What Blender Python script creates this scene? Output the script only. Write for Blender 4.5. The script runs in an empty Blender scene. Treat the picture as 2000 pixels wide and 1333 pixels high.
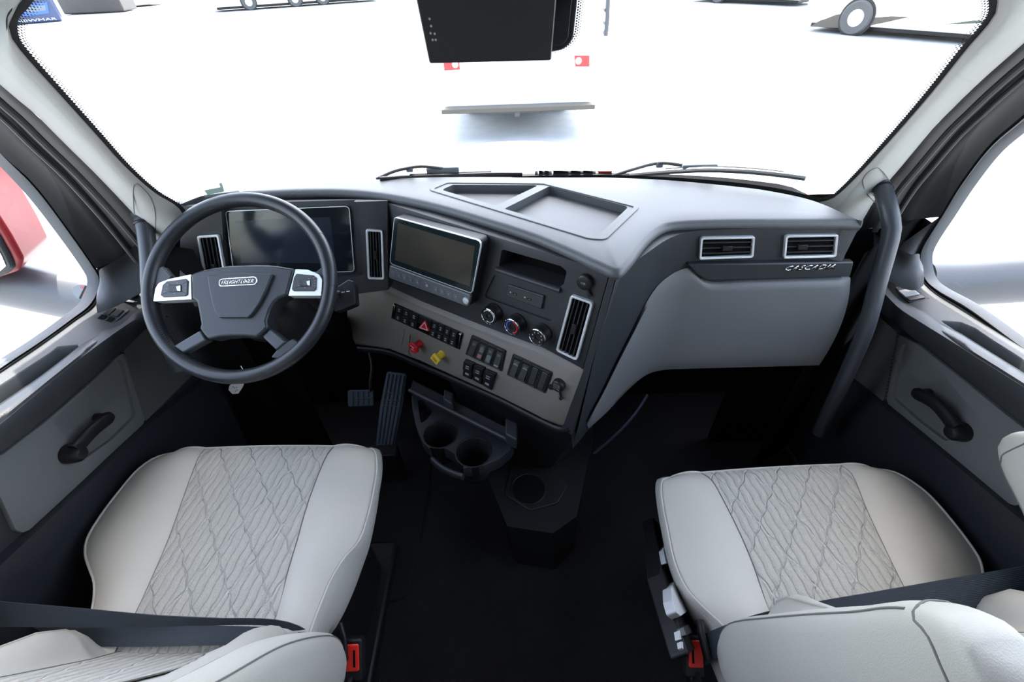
import bpy, bmesh, math, random
from mathutils import Vector, Matrix, noise
random.seed(7)
V = Vector
# ------------------------------------------------------------------ camera
FOC = 889.0
PITCH, ROLL, YAW = math.radians(40.5), math.radians(2.2), math.radians(0.8)
CAM = V((0, 0, 1.52))
_f = V((0, math.cos(PITCH), -math.sin(PITCH)))
_u = V((0, math.sin(PITCH), math.cos(PITCH)))
_x = V((1, 0, 0))
_r2 = math.cos(ROLL) * _x - math.sin(ROLL) * _u
_u2 = math.sin(ROLL) * _x + math.cos(ROLL) * _u
_Z = Matrix.Rotation(YAW, 3, 'Z')
FW, RT, UP = _Z @ _f, _Z @ _r2, _Z @ _u2
scene = bpy.context.scene
cd = bpy.data.cameras.new('camera')
cd.sensor_width = 36.0
cd.lens = FOC / 2000.0 * 36.0
cd.clip_start = 0.02
cd.clip_end = 500
cam = bpy.data.objects.new('camera', cd)
scene.collection.objects.link(cam)
m = Matrix((RT, UP, -FW)).transposed().to_4x4()
m.translation = CAM
cam.matrix_world = m
scene.camera = cam
# ------------------------------------------------------------------ world, sun, exposure
scene.view_settings.view_transform = 'Standard'
scene.view_settings.look = 'None'
scene.view_settings.gamma = 1.0
scene.view_settings.use_curve_mapping = False
scene.view_settings.exposure = 1.9
w = bpy.data.worlds.new('sky')
scene.world = w
w.use_nodes = True
nt = w.node_tree
nt.nodes.clear()
sky = nt.nodes.new('ShaderNodeTexSky')
sky.sky_type = 'NISHITA'
sky.sun_disc = False
sky.sun_elevation = math.radians(64)
sky.sun_rotation = math.radians(8)
sky.air_density = 1.0
sky.dust_density = 2.5
sky.ozone_density = 0.8
bgn = nt.nodes.new('ShaderNodeBackground')
bgn.inputs['Strength'].default_value = 0.42
out = nt.nodes.new('ShaderNodeOutputWorld')
hs = nt.nodes.new('ShaderNodeHueSaturation'); hs.inputs['Saturation'].default_value = 0.68
nt.links.new(sky.outputs[0], hs.inputs['Color'])
nt.links.new(hs.outputs[0], bgn.inputs[0])
nt.links.new(bgn.outputs[0], out.inputs[0])
sl = bpy.data.lights.new('sun', 'SUN')
sl.energy = 4.0
sl.angle = math.radians(0.6)
sl.color = (1.0, 0.96, 0.9)
so = bpy.data.objects.new('sun', sl)
scene.collection.objects.link(so)
SUND = V((0.0, 0.36, 1.0)).normalized()          # direction towards the sun: high, a little ahead
so.rotation_euler = SUND.to_track_quat('Z', 'Y').to_euler()
so.location = (0, 3, 8)
scene.cycles.max_bounces = 8
scene.cycles.diffuse_bounces = 4
scene.cycles.glossy_bounces = 3
scene.cycles.transmission_bounces = 4
scene.cycles.transparent_max_bounces = 12
scene.cycles.use_denoising = True
scene.cycles.caustics_reflective = False
scene.cycles.caustics_refractive = False
scene.cycles.sample_clamp_indirect = 6.0
# ------------------------------------------------------------------ rays: a pixel of the photograph meets a real surface
def ray(x, y):
    return FW + (x - 1000.0) / FOC * RT + (666.5 - y) / FOC * UP
def Zp(x, y, z):
    d = ray(x, y); return CAM + d * ((z - CAM.z) / d.z)
def Yp(x, y, v):
    d = ray(x, y); return CAM + d * ((v - CAM.y) / d.y)
def Xp(x, y, v):
    d = ray(x, y); return CAM + d * ((v - CAM.x) / d.x)
def Fp(x, y, f, lo=0.2, hi=3.0):
    """first point along the ray where f(P) changes sign"""
    d = ray(x, y); a = lo; fa = f(CAM + d * a); n = 120
    for i in range(1, n + 1):
        b = lo + (hi - lo) * i / n
        fb = f(CAM + d * b)
        if fa * fb <= 0:
            for _ in range(30):
                c = (a + b) / 2; fc = f(CAM + d * c)
                if fa * fc <= 0: b = c
                else: a, fa = c, fc
            return CAM + d * ((a + b) / 2)
        a, fa = b, fb
    return CAM + d * hi
class Pl:
    """a plane with its own right (u), up (v) and outward (n) directions"""
    def __init__(s, o, u, v):
        s.o = V(o); s.n = V(u).cross(V(v)).normalized(); s.u = V(u).normalized(); s.v = s.n.cross(s.u).normalized()
    def q(s, x, y, off=0.0):
        d = ray(x, y); o = s.o + s.n * off
        P = CAM + d * ((o - CAM).dot(s.n) / d.dot(s.n))
        return ((P - s.o).dot(s.u), (P - s.o).dot(s.v))
    def P(s, a, b, c=0.0):
        return s.o + s.u * a + s.v * b + s.n * c
    def qs(s, pts, off=0.0):
        return [s.q(x, y, off) for x, y in pts]
def proj(P):
    d = V(P) - CAM; z = d.dot(FW)
    return (1000 + FOC * d.dot(RT) / z, 666.5 - FOC * d.dot(UP) / z)
def inside(p, poly):
    x, y = p; c = False; n = len(poly)
    for i in range(n):
        (x1, y1), (x2, y2) = poly[i], poly[(i + 1) % n]
        if (y1 > y) != (y2 > y) and x < (x2 - x1) * (y - y1) / (y2 - y1) + x1: c = not c
    return c
def pdist(p, poly):
    b = 1e9; q = V(p)
    for i in range(len(poly)):
        a, c = V(poly[i]), V(poly[(i + 1) % len(poly)]); d = c - a
        t = max(0, min(1, (q - a).dot(d) / d.length_squared)); b = min(b, (a + d * t - q).length)
    return b
# ------------------------------------------------------------------ objects
def link(name, me, parent=None, loc=None):
    o = bpy.data.objects.new(name, me)
    scene.collection.objects.link(o)
    if parent is not None: o.parent = parent
    if loc is not None: o.location = loc
    return o
def wloc(p):
    t = V((0, 0, 0))
    while p is not None:
        t = t + p.location; p = p.parent
    return t
def thing(name, label, cat, loc=(0, 0, 0), group=None, kind=None):
    o = link(name, None, None, V(loc))
    o.empty_display_size = 0.05
    tag(o, label, cat, group, kind); return o
def tag(o, label=None, cat=None, group=None, kind=None):
    if label: o['label'] = label
    if cat: o['category'] = cat
    if group: o['group'] = group
    if kind: o['kind'] = kind
    return o
def mk(name, verts, faces, mat, parent=None, smooth=True, bevel=0.0, seg=2, sub=0, solid=0.0, uv=None, ang=35, fixn=True):
    off = wloc(parent)
    me = bpy.data.meshes.new(name)
    me.from_pydata([tuple(V(v) - off) for v in verts], [], faces)
    if uv:
        ul = me.uv_layers.new(name='UVMap')
        for lp in me.loops: ul.data[lp.index].uv = uv[lp.vertex_index]
    if fixn:
        bm = bmesh.new(); bm.from_mesh(me); bmesh.ops.recalc_face_normals(bm, faces=bm.faces); bm.to_mesh(me); bm.free()
    me.materials.append(mat)
    if smooth:
        me.polygons.foreach_set('use_smooth', [True] * len(me.polygons))
        me.set_sharp_from_angle(angle=math.radians(ang))
    me.update()
    o = link(name, me, parent)
    if sub:
        md = o.modifiers.new('sub', 'SUBSURF'); md.levels = sub; md.render_levels = sub
    if solid:
        md = o.modifiers.new('solid', 'SOLIDIFY'); md.thickness = abs(solid); md.offset = -1 if solid > 0 else 1
    if bevel:
        md = o.modifiers.new('bevel', 'BEVEL'); md.width = bevel; md.segments = seg; md.limit_method = 'ANGLE'; md.angle_limit = math.radians(40)
        md.harden_normals = False
        me.polygons.foreach_set('use_smooth', [True] * len(me.polygons))
        me.set_sharp_from_angle(angle=math.radians(60))
    return o
class MB:
    """collects simple solids into one mesh"""
    def __init__(s): s.v = []; s.f = []
    def add(s, v, f):
        n = len(s.v); s.v += [V(p) for p in v]; s.f += [tuple(i + n for i in q) for q in f]; return s
    def prism(s, pts2, pl, z0, z1, taper=0.0):
        n = len(pts2); cx = sum(p[0] for p in pts2) / n; cy = sum(p[1] for p in pts2) / n; k = 1 - taper
        top = [pl.P(cx + (a - cx) * k, cy + (b - cy) * k, z1) for a, b in pts2]
        return s.add([pl.P(a, b, z0) for a, b in pts2] + top,
                     [tuple(range(n))[::-1], tuple(range(n, 2 * n))] + [(i, (i + 1) % n, n + (i + 1) % n, n + i) for i in range(n)])
    def box(s, c, sx, sy, sz, R=None):
        R = R or Matrix.Identity(3)
        vs = [V(c) + R @ V((x * sx / 2, y * sy / 2, z * sz / 2)) for z in (-1, 1) for y in (-1, 1) for x in (-1, 1)]
        return s.add(vs, [(0, 2, 3, 1), (4, 5, 7, 6), (0, 1, 5, 4), (2, 6, 7, 3), (0, 4, 6, 2), (1, 3, 7, 5)])
    def lathe(s, prof, o, ax, n=32, caps=True):
        ax = V(ax).normalized(); a = ax.orthogonal().normalized(); b = ax.cross(a)
        vs = []; fs = []
        for r, h in prof:
            for i in range(n):
                t = 2 * math.pi * i / n
                vs.append(V(o) + ax * h + (a * math.cos(t) + b * math.sin(t)) * r)
        for j in range(len(prof) - 1):
            for i in range(n):
                k = (i + 1) % n; fs.append((j * n + i, j * n + k, (j + 1) * n + k, (j + 1) * n + i))
        if caps:
            fs.append(tuple(range(n))[::-1]); L = (len(prof) - 1) * n; fs.append(tuple(range(L, L + n)))
        return s.add(vs, fs)
    def tube(s, pts, r, n=12, closed=False, flat=None, caps=True):
        pts = [V(p) for p in pts]; N = len(pts)
        rr = r if isinstance(r, list) else [r] * N
        vs = []; fs = []; pa = None
        for i in range(N):
            if closed: t = (pts[(i + 1) % N] - pts[i - 1])
            else: t = pts[min(i + 1, N - 1)] - pts[max(i - 1, 0)]
            if t.length < 1e-9: t = V((0, 0, 1))
            t.normalize()
            if pa is None:
                a = t.orthogonal().normalized()
                if flat is not None:
                    a = V(flat) - t * V(flat).dot(t); a.normalize()
            else:
                a = pa - t * pa.dot(t); a.normalize()
            pa = a; b = t.cross(a)
            for k in range(n):
                th = 2 * math.pi * k / n
                q = rr[i]
                ra, rb = q if isinstance(q, (list, tuple)) else (q, q)
                vs.append(pts[i] + a * math.cos(th) * ra + b * math.sin(th) * rb)
        M = N if closed else N - 1
        for i in range(M):
            j = (i + 1) % N
            for k in range(n):
                l = (k + 1) % n; fs.append((i * n + k, i * n + l, j * n + l, j * n + k))
        if not closed and caps:
            fs.append(tuple(range(n))[::-1]); L = (N - 1) * n; fs.append(tuple(range(L, L + n)))
        return s.add(vs, fs)
    def grid(s, rows, closed=False):
        n = len(rows[0]); vs = [p for r in rows for p in r]; fs = []
        R = len(rows)
        for j in range(R if closed else R - 1):
            k = (j + 1) % R
            for i in range(n - 1):
                fs.append((j * n + i, j * n + i + 1, k * n + i + 1, k * n + i))
        return s.add(vs, fs)
    def build(s, name, mat, parent=None, **k): return mk(name, s.v, s.f, mat, parent, **k)
def rs(pts, n, smooth=True):
    pts = [V(p) for p in pts]
    if smooth and len(pts) > 2:
        q = []
        for i in range(len(pts) - 1):
            p0 = pts[i - 1] if i else pts[0] * 2 - pts[1]; p1 = pts[i]; p2 = pts[i + 1]
            p3 = pts[i + 2] if i + 2 < len(pts) else p2 * 2 - p1
            d1, d2, d3 = [max((b - a).length, 1e-6) ** 0.5 for a, b in ((p0, p1), (p1, p2), (p2, p3))]
            for k in range(8):
                t = k / 8.0
                m1 = (p2 - p1) + ((p1 - p0) / d1 - (p2 - p0) / (d1 + d2)) * d2
                m2 = (p2 - p1) + ((p3 - p2) / d3 - (p3 - p1) / (d2 + d3)) * d2
                q.append(p1 * (2 * t ** 3 - 3 * t * t + 1) + m1 * (t ** 3 - 2 * t * t + t) + p2 * (3 * t * t - 2 * t ** 3) + m2 * (t ** 3 - t * t))
        q.append(pts[-1]); pts = q
    L = [0]
    for a, b in zip(pts, pts[1:]): L.append(L[-1] + (b - a).length)
    res = []; j = 0
    for i in range(n):
        d = L[-1] * i / (n - 1)
        while j < len(L) - 2 and L[j + 1] < d: j += 1
        s = (L[j + 1] - L[j]) or 1e-9
        res.append(pts[j].lerp(pts[j + 1], min(1, max(0, (d - L[j]) / s))))
    return res
def rs2(pts, n, smooth=True): return [(p.x, p.y) for p in rs([V((a, b, 0)) for a, b in pts], n, smooth)]
def rpoly(pts, r, seg=5):
    """rounded corners for a 2-D polygon; r is one radius or one per corner"""
    out = []; n = len(pts)
    for i in range(n):
        p0, p1, p2 = V(pts[i - 1]), V(pts[i]), V(pts[(i + 1) % n])
        R = r[i] if isinstance(r, (list, tuple)) else r
        a = (p0 - p1); b = (p2 - p1); la, lb = a.length, b.length
        if R <= 0 or la < 1e-9 or lb < 1e-9: out.append(tuple(p1)); continue
        a /= la; b /= lb
        ang = math.acos(max(-1, min(1, a.dot(b))))
        if ang > 3.05: out.append(tuple(p1)); continue
        d = min(R / math.tan(ang / 2), la * 0.48, lb * 0.48)
        A, B = p1 + a * d, p1 + b * d
        for k in range(seg + 1):
            t = k / seg
            out.append(tuple(A * (1 - t) ** 2 + p1 * 2 * t * (1 - t) + B * t * t))
    return out
def inset(pts, w):
    n = len(pts); A = sum(pts[i][0] * pts[(i + 1) % n][1] - pts[(i + 1) % n][0] * pts[i][1] for i in range(n))
    s = 1 if A > 0 else -1; res = []
    for i in range(n):
        p0, p1, p2 = V(pts[i - 1]), V(pts[i]), V(pts[(i + 1) % n])
        d1 = (p1 - p0).normalized(); d2 = (p2 - p1).normalized()
        n1 = V((-d1.y, d1.x)) * s; n2 = V((-d2.y, d2.x)) * s
        m_ = (n1 + n2)
        if m_.length < 1e-6: m_ = n1
        m_.normalize(); res.append(tuple(p1 + m_ * (w / max(0.3, m_.dot(n1)))))
    return res
def slab(name, pts2, pl, z0, z1, mat, parent=None, bevel=0.0, seg=2, taper=0.0):
    return MB().prism(pts2, pl, z0, z1, taper).build(name, mat, parent, bevel=bevel, seg=seg)
def ringm(mb, outer, inner, pl, z0, z1, lip=0.0):
    n = len(outer)
    vs = [pl.P(a, b, z0) for a, b in outer] + [pl.P(a, b, z1) for a, b in outer] + [pl.P(a, b, z1 - lip) for a, b in inner] + [pl.P(a, b, z0) for a, b in inner]
    fs = []
    for k in range(4):
        for i in range(n):
            j = (i + 1) % n; l = (k + 1) % 4
            fs.append((k * n + i, k * n + j, l * n + j, l * n + i))
    return mb.add(vs, fs)
def circ(cx, cy, r, n=28, ry=None, rot=0):
    ry = ry or r; c, s = math.cos(rot), math.sin(rot)
    return [(cx + r * math.cos(t) * c - ry * math.sin(t) * s, cy + r * math.cos(t) * s + ry * math.sin(t) * c) for t in [2 * math.pi * i / n for i in range(n)]]
DEBUG = False
def cut(o, mb):
    """carve the solid in mb out of o, for real"""
    c = mb.build('tmp', o.data.materials[0], None, smooth=False)
    me_c = c.data
    for q in (o.data, me_c):
        bm = bmesh.new(); bm.from_mesh(q)
        if DEBUG: print('VOL', o.name, q.name, bm.calc_volume(signed=True))
        if bm.calc_volume(signed=True) < 0: bmesh.ops.reverse_faces(bm, faces=bm.faces); bm.to_mesh(q)
        bm.free()
    md = o.modifiers.new('b', 'BOOLEAN'); md.operation = 'DIFFERENCE'; md.solver = 'EXACT'; md.object = c
    bpy.context.view_layer.update()
    dg = bpy.context.evaluated_depsgraph_get()
    nm = bpy.data.meshes.new_from_object(o.evaluated_get(dg))
    o.modifiers.clear()
    old = o.data; o.data = nm; nm.name = o.name
    bpy.data.objects.remove(c); bpy.data.meshes.remove(me_c)
    nm.set_sharp_from_angle(angle=math.radians(35))
    return o
FONT_CACHE = {}
def text(name, s, pl, cx, cy, h, off, mat, parent, ext=0.0004, rot=0.0, shear=0.0, sx=1.0, bold=0.0):
    cu = bpy.data.curves.new('t', 'FONT'); cu.body = s; cu.size = 1.0; cu.align_x = 'CENTER'; cu.align_y = 'CENTER'
    cu.shear = shear; cu.resolution_u = 2; cu.offset = bold
    ob = bpy.data.objects.new('t', cu); scene.collection.objects.link(ob)
    bpy.context.view_layer.update()
    dg = bpy.context.evaluated_depsgraph_get()
    me = bpy.data.meshes.new_from_object(ob.evaluated_get(dg))
    bpy.data.objects.remove(ob); bpy.data.curves.remove(cu)
    if not me.vertices: return None
    ys = [v.co.y for v in me.vertices]; xs = [v.co.x for v in me.vertices]
    H = max(ys) - min(ys) or 1; mx = (max(xs) + min(xs)) / 2; my = (max(ys) + min(ys)) / 2
    k = h / H; c, sn = math.cos(rot), math.sin(rot)
    bm = bmesh.new(); bm.from_mesh(me)
    r = bmesh.ops.extrude_face_region(bm, geom=bm.faces[:])
    top = [g for g in r['geom'] if isinstance(g, bmesh.types.BMVert)]
    tset = set(top)
    po = wloc(parent)
    for v in bm.verts:
        a = (v.co.x - mx) * k * sx; b = (v.co.y - my) * k
        a, b = cx + a * c - b * sn, cy + a * sn + b * c
        v.co = pl.P(a, b, off + (ext if v in tset else 0)) - po
    bmesh.ops.recalc_face_normals(bm, faces=bm.faces)
    bm.to_mesh(me); bm.free()
    me.materials.clear(); me.materials.append(mat); me.name = name
    return link(name, me, parent)
# ------------------------------------------------------------------ materials
def nmat(name):
    m_ = bpy.data.materials.new(name); m_.use_nodes = True
    nt = m_.node_tree; nt.nodes.clear()
    o = nt.nodes.new('ShaderNodeOutputMaterial'); b = nt.nodes.new('ShaderNodeBsdfPrincipled')
    nt.links.new(b.outputs[0], o.inputs[0])
    return m_, nt, b, o
def plastic(name, col, rough=0.5, grain=0, gs=0.15, var=0.06, spec=0.5, metal=0.0, vs=6.0, dist=0.0006, coat=0.0):
    m_, nt, b, o = nmat(name)
    b.inputs['Roughness'].default_value = rough
    b.inputs['Metallic'].default_value = metal
    b.inputs['Specular IOR Level'].default_value = spec
    b.inputs['Coat Weight'].default_value = coat
    tc = nt.nodes.new('ShaderNodeTexCoord'); nz = nt.nodes.new('ShaderNodeTexNoise')
    nz.inputs['Scale'].default_value = vs; nz.inputs['Detail'].default_value = 4
    nt.links.new(tc.outputs['Object'], nz.inputs['Vector'])
    mx = nt.nodes.new('ShaderNodeMix'); mx.data_type = 'RGBA'
    c = (*col, 1)
    mx.inputs[6].default_value = tuple(min(1, x * (1 - var)) for x in col) + (1,)
    mx.inputs[7].default_value = tuple(min(1, x * (1 + var)) for x in col) + (1,)
    nt.links.new(nz.outputs['Fac'], mx.inputs[0]); nt.links.new(mx.outputs[2], b.inputs['Base Color'])
    if grain:
        vo = nt.nodes.new('ShaderNodeTexVoronoi'); vo.inputs['Scale'].default_value = grain
        nt.links.new(tc.outputs['Object'], vo.inputs['Vector'])
        bp = nt.nodes.new('ShaderNodeBump'); bp.inputs['Strength'].default_value = gs; bp.inputs['Distance'].default_value = dist
        nt.links.new(vo.outputs['Distance'], bp.inputs['Height']); nt.links.new(bp.outputs[0], b.inputs['Normal'])
    return m_
def glassm(name, tint=(0.96, 0.98, 0.97), refl=1.0):
    m_ = bpy.data.materials.new(name); m_.use_nodes = True; nt = m_.node_tree; nt.nodes.clear()
    o = nt.nodes.new('ShaderNodeOutputMaterial'); t = nt.nodes.new('ShaderNodeBsdfTransparent'); g = nt.nodes.new('ShaderNodeBsdfGlossy')
    g.inputs['Roughness'].default_value = 0.02
    t.inputs[0].default_value = (*tint, 1)
    lw = nt.nodes.new('ShaderNodeLayerWeight'); lw.inputs[0].default_value = 0.5
    pw = nt.nodes.new('ShaderNodeMath'); pw.operation = 'POWER'; pw.inputs[1].default_value = 5
    mu = nt.nodes.new('ShaderNodeMath'); mu.operation = 'MULTIPLY_ADD'; mu.inputs[1].default_value = 0.9 * refl; mu.inputs[2].default_value = 0.04 * refl
    nt.links.new(lw.outputs['Facing'], pw.inputs[0])
    mx = nt.nodes.new('ShaderNodeMixShader')
    nt.links.new(pw.outputs[0], mu.inputs[0]); nt.links.new(mu.outputs[0], mx.inputs[0])
    nt.links.new(t.outputs[0], mx.inputs[1]); nt.links.new(g.outputs[0], mx.inputs[2]); nt.links.new(mx.outputs[0], o.inputs[0])
    return m_
M = {}
M['dash_top'] = plastic('dash top soft plastic', (0.098, 0.101, 0.106), 0.45, 700, 0.35)
M['charcoal'] = plastic('charcoal grained plastic', (0.030, 0.032, 0.035), 0.5, 800, 0.3)
M['charcoal2'] = plastic('dark band plastic', (0.019, 0.022, 0.027), 0.5, 800, 0.25)
M['greige'] = plastic('warm grey panel plastic', (0.200, 0.180, 0.158), 0.55, 700, 0.25)
M['slate'] = plastic('grey glovebox plastic', (0.135, 0.138, 0.142), 0.5, 900, 0.25)
M['door_grey'] = plastic('grey door panel', (0.150, 0.152, 0.150), 0.55, 700, 0.25)
M['sill'] = plastic('door sill plastic', (0.075, 0.080, 0.086), 0.5, 700, 0.3)
M['pillar'] = plastic('pale pillar trim', (0.38, 0.37, 0.34), 0.6, 500, 0.25)
M['rubber'] = plastic('black rubber', (0.016, 0.016, 0.016), 0.65)
M['black'] = plastic('black plastic', (0.012, 0.012, 0.013), 0.42, 900, 0.15, spec=.35)
M['black_gloss'] = plastic('gloss black plastic', (0.010, 0.011, 0.012), 0.12)
M['deep'] = plastic('matt black cavity', (0.008, 0.008, 0.008), 0.9, spec=0.0)
M['carpet'] = plastic('black cab carpet', (0.020, 0.020, 0.022), 0.95, 300, 0.8, 0.3, 0.1, dist=0.002)
M['mat'] = plastic('rubber floor mat', (0.010, 0.010, 0.010), 0.8, 200, 0.3, spec=.2)
M['silver'] = plastic('satin silver trim', (0.78, 0.80, 0.82), 0.35, metal=0.45)
M['chrome'] = plastic('chrome', (0.8, 0.81, 0.82), 0.12, metal=1.0)
M['metal'] = plastic('brushed steel', (0.45, 0.46, 0.47), 0.35, metal=1.0)
M['leather_black'] = plastic('black wheel leather', (0.017, 0.019, 0.023), 0.36, 900, 0.2)
M['hub'] = plastic('wheel hub vinyl', (0.024, 0.027, 0.032), 0.42, 650, 0.3, dist=.0004)
M['handle'] = plastic('grab handle grey', (0.045, 0.050, 0.058), 0.38, 700, 0.15)
M['armwood'] = plastic('dark armrest trim', (0.028, 0.028, 0.029), 0.38, 250, 0.3, 0.3)
M['white_mark'] = plastic('white print', (0.75, 0.77, 0.78), 0.5)
M['grey_mark'] = plastic('grey print', (0.30, 0.32, 0.33), 0.5)
M['red'] = plastic('red plastic', (0.55, 0.012, 0.018), 0.35)
M['red_buckle'] = plastic('red buckle plastic', (0.85, 0.03, 0.02), 0.35)
M['yellow'] = plastic('yellow plastic', (0.85, 0.60, 0.05), 0.38)
M['switch'] = plastic('switch grey', (0.045, 0.047, 0.048), 0.3)
M['switch_lens'] = plastic('switch lens', (0.13, 0.16, 0.155), 0.25)
M['pedal'] = plastic('pedal rubber', (0.045, 0.060, 0.080), 0.55)
M['belt'] = None
M['headliner'] = plastic('grey headliner', (0.16, 0.155, 0.145), 0.8)
M['screen'] = plastic('dark screen glass', (0.010, 0.013, 0.017), 0.10, var=0.3, vs=2)
M['screen_green'] = plastic('screen bezel glass', (0.010, 0.018, 0.019), 0.10)
M['button_bar'] = plastic('radio button bar', (0.11, 0.115, 0.12), 0.35)
M['white_plastic'] = plastic('white plastic', (0.55, 0.56, 0.57), 0.4)
M['blue'] = plastic('blue print', (0.05, 0.12, 0.5), 0.4)
M['seat_side'] = plastic('seat base plastic', (0.009, 0.009, 0.010), 0.5, 600, 0.2, spec=.3)
M['glass'] = glassm('window glass')
M['stitch'] = plastic('pale stitching', (0.62, 0.60, 0.56), 0.7)
M['seam'] = plastic('grey seam line', (0.16, 0.15, 0.14), 0.8)  # grey line drawn along seat seams and cover plate edges
M['decal'] = plastic('pale green decal', (0.42, 0.62, 0.55), 0.6)
def leather():
    m_, nt, b, o = nmat('cream leather')
    b.inputs['Roughness'].default_value = 0.5
    tc = nt.nodes.new('ShaderNodeTexCoord')
    nz = nt.nodes.new('ShaderNodeTexNoise'); nz.inputs['Scale'].default_value = 3; nz.inputs['Detail'].default_value = 3
    nt.links.new(tc.outputs['Object'], nz.inputs['Vector'])
    mx = nt.nodes.new('ShaderNodeMix'); mx.data_type = 'RGBA'
    mx.inputs[6].default_value = (0.465, 0.438, 0.380, 1); mx.inputs[7].default_value = (0.55, 0.528, 0.468, 1)
    nt.links.new(nz.outputs['Fac'], mx.inputs[0]); nt.links.new(mx.outputs[2], b.inputs['Base Color'])
    vo = nt.nodes.new('ShaderNodeTexVoronoi'); vo.inputs['Scale'].default_value = 620
    n2 = nt.nodes.new('ShaderNodeTexNoise'); n2.inputs['Scale'].default_value = 28; n2.inputs['Detail'].default_value = 3
    for t in (vo, n2): nt.links.new(tc.outputs['Object'], t.inputs['Vector'])
    ad = nt.nodes.new('ShaderNodeMath'); ad.operation = 'MULTIPLY_ADD'; ad.inputs[1].default_value = 1.2
    nt.links.new(n2.outputs['Fac'], ad.inputs[0]); nt.links.new(vo.outputs['Distance'], ad.inputs[2])
    bp = nt.nodes.new('ShaderNodeBump'); bp.inputs['Strength'].default_value = 0.22; bp.inputs['Distance'].default_value = 0.0010
    nt.links.new(ad.outputs[0], bp.inputs['Height']); nt.links.new(bp.outputs[0], b.inputs['Normal'])
    return m_
def quilt():
    """woven seat centre: ribs along the cushion, crossed by slanting stitched lines, pin-holed cloth"""
    m_, nt, b, o = nmat('quilted cream cloth')
    b.inputs['Roughness'].default_value = 0.85
    N = nt.nodes.new; L = nt.links.new
    uv = N('ShaderNodeUVMap'); sp = N('ShaderNodeSeparateXYZ'); L(uv.outputs[0], sp.inputs[0])
    def math_(op, a, b_=None, c=None):
        n = N('ShaderNodeMath'); n.operation = op
        for i, t in enumerate((a, b_, c)):
            if t is None: continue
            if isinstance(t, (int, float)): n.inputs[i].default_value = t
            else: L(t, n.inputs[i])
        return n.outputs[0]
    def line(ax, ay, period, wob=0.0):
        d = math_('ADD', math_('MULTIPLY', sp.outputs[0], ax), math_('MULTIPLY', sp.outputs[1], ay))
        if wob:
            s = math_('SINE', math_('MULTIPLY', math_('SUBTRACT', math_('MULTIPLY', sp.outputs[1], ax), math_('MULTIPLY', sp.outputs[0], ay)), 2 * math.pi / 0.05))
            d = math_('ADD', d, math_('MULTIPLY', s, wob))
        f = math_('PINGPONG', d, period / 2)
        return math_('DIVIDE', f, period / 2)        # 0 on the line, 1 between lines
    ribs = line(1.0, -0.12, 0.019, 0.0012)
    d1 = line(0.80, 0.60, 0.062, 0.002)
    d2 = line(0.92, -0.38, 0.085, 0.002)
    ribh = math_('POWER', ribs, 0.5)
    dh1 = math_('MINIMUM', math_('MULTIPLY', d1, 12.0), 1.0)
    dh2 = math_('MINIMUM', math_('MULTIPLY', d2, 12.0), 1.0)
    vo = N('ShaderNodeTexVoronoi'); vo.inputs['Scale'].default_value = 330; L(uv.outputs[0], vo.inputs['Vector'])
    h = math_('ADD', math_('ADD', math_('MULTIPLY', ribh, 1.1), math_('MULTIPLY', math_('MULTIPLY', dh1, dh2), 0.8)), math_('MULTIPLY', vo.outputs['Distance'], 0.25))
    bp = N('ShaderNodeBump'); bp.inputs['Strength'].default_value = 0.9; bp.inputs['Distance'].default_value = 0.0055
    L(h, bp.inputs['Height']); L(bp.outputs[0], b.inputs['Normal'])
    mx = N('ShaderNodeMix'); mx.data_type = 'RGBA'
    mx.inputs[6].default_value = (0.60, 0.585, 0.535, 1); mx.inputs[7].default_value = (0.49, 0.468, 0.41, 1)
    L(math_('MULTIPLY', dh1, dh2), mx.inputs[0])
    mx2 = N('ShaderNodeMix'); mx2.data_type = 'RGBA'; mx2.inputs[7].default_value = (0.40, 0.375, 0.335, 1)
    L(mx.outputs[2], mx2.inputs[6])
    pin = math_('LESS_THAN', vo.outputs['Distance'], 0.28)
    L(math_('MULTIPLY', pin, 0.55), mx2.inputs[0]); L(mx2.outputs[2], b.inputs['Base Color'])
    return m_
def belt():
    m_, nt, b, o = nmat('navy webbing')
    b.inputs['Roughness'].default_value = 0.6
    N = nt.nodes.new; L = nt.links.new
    uv = N('ShaderNodeUVMap'); wv = N('ShaderNodeTexWave'); wv.wave_type = 'BANDS'; wv.bands_direction = 'X'
    wv.inputs['Scale'].default_value = 130; wv.inputs['Distortion'].default_value = 0.4
    L(uv.outputs[0], wv.inputs['Vector'])
    mx = N('ShaderNodeMix'); mx.data_type = 'RGBA'
    mx.inputs[6].default_value = (0.014, 0.021, 0.031, 1); mx.inputs[7].default_value = (0.026, 0.038, 0.054, 1)
    L(wv.outputs['Fac'], mx.inputs[0]); L(mx.outputs[2], b.inputs['Base Color'])
    bp = N('ShaderNodeBump'); bp.inputs['Strength'].default_value = 0.4; bp.inputs['Distance'].default_value = 0.0008
    L(wv.outputs['Fac'], bp.inputs['Height']); L(bp.outputs[0], b.inputs['Normal'])
    return m_
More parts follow.
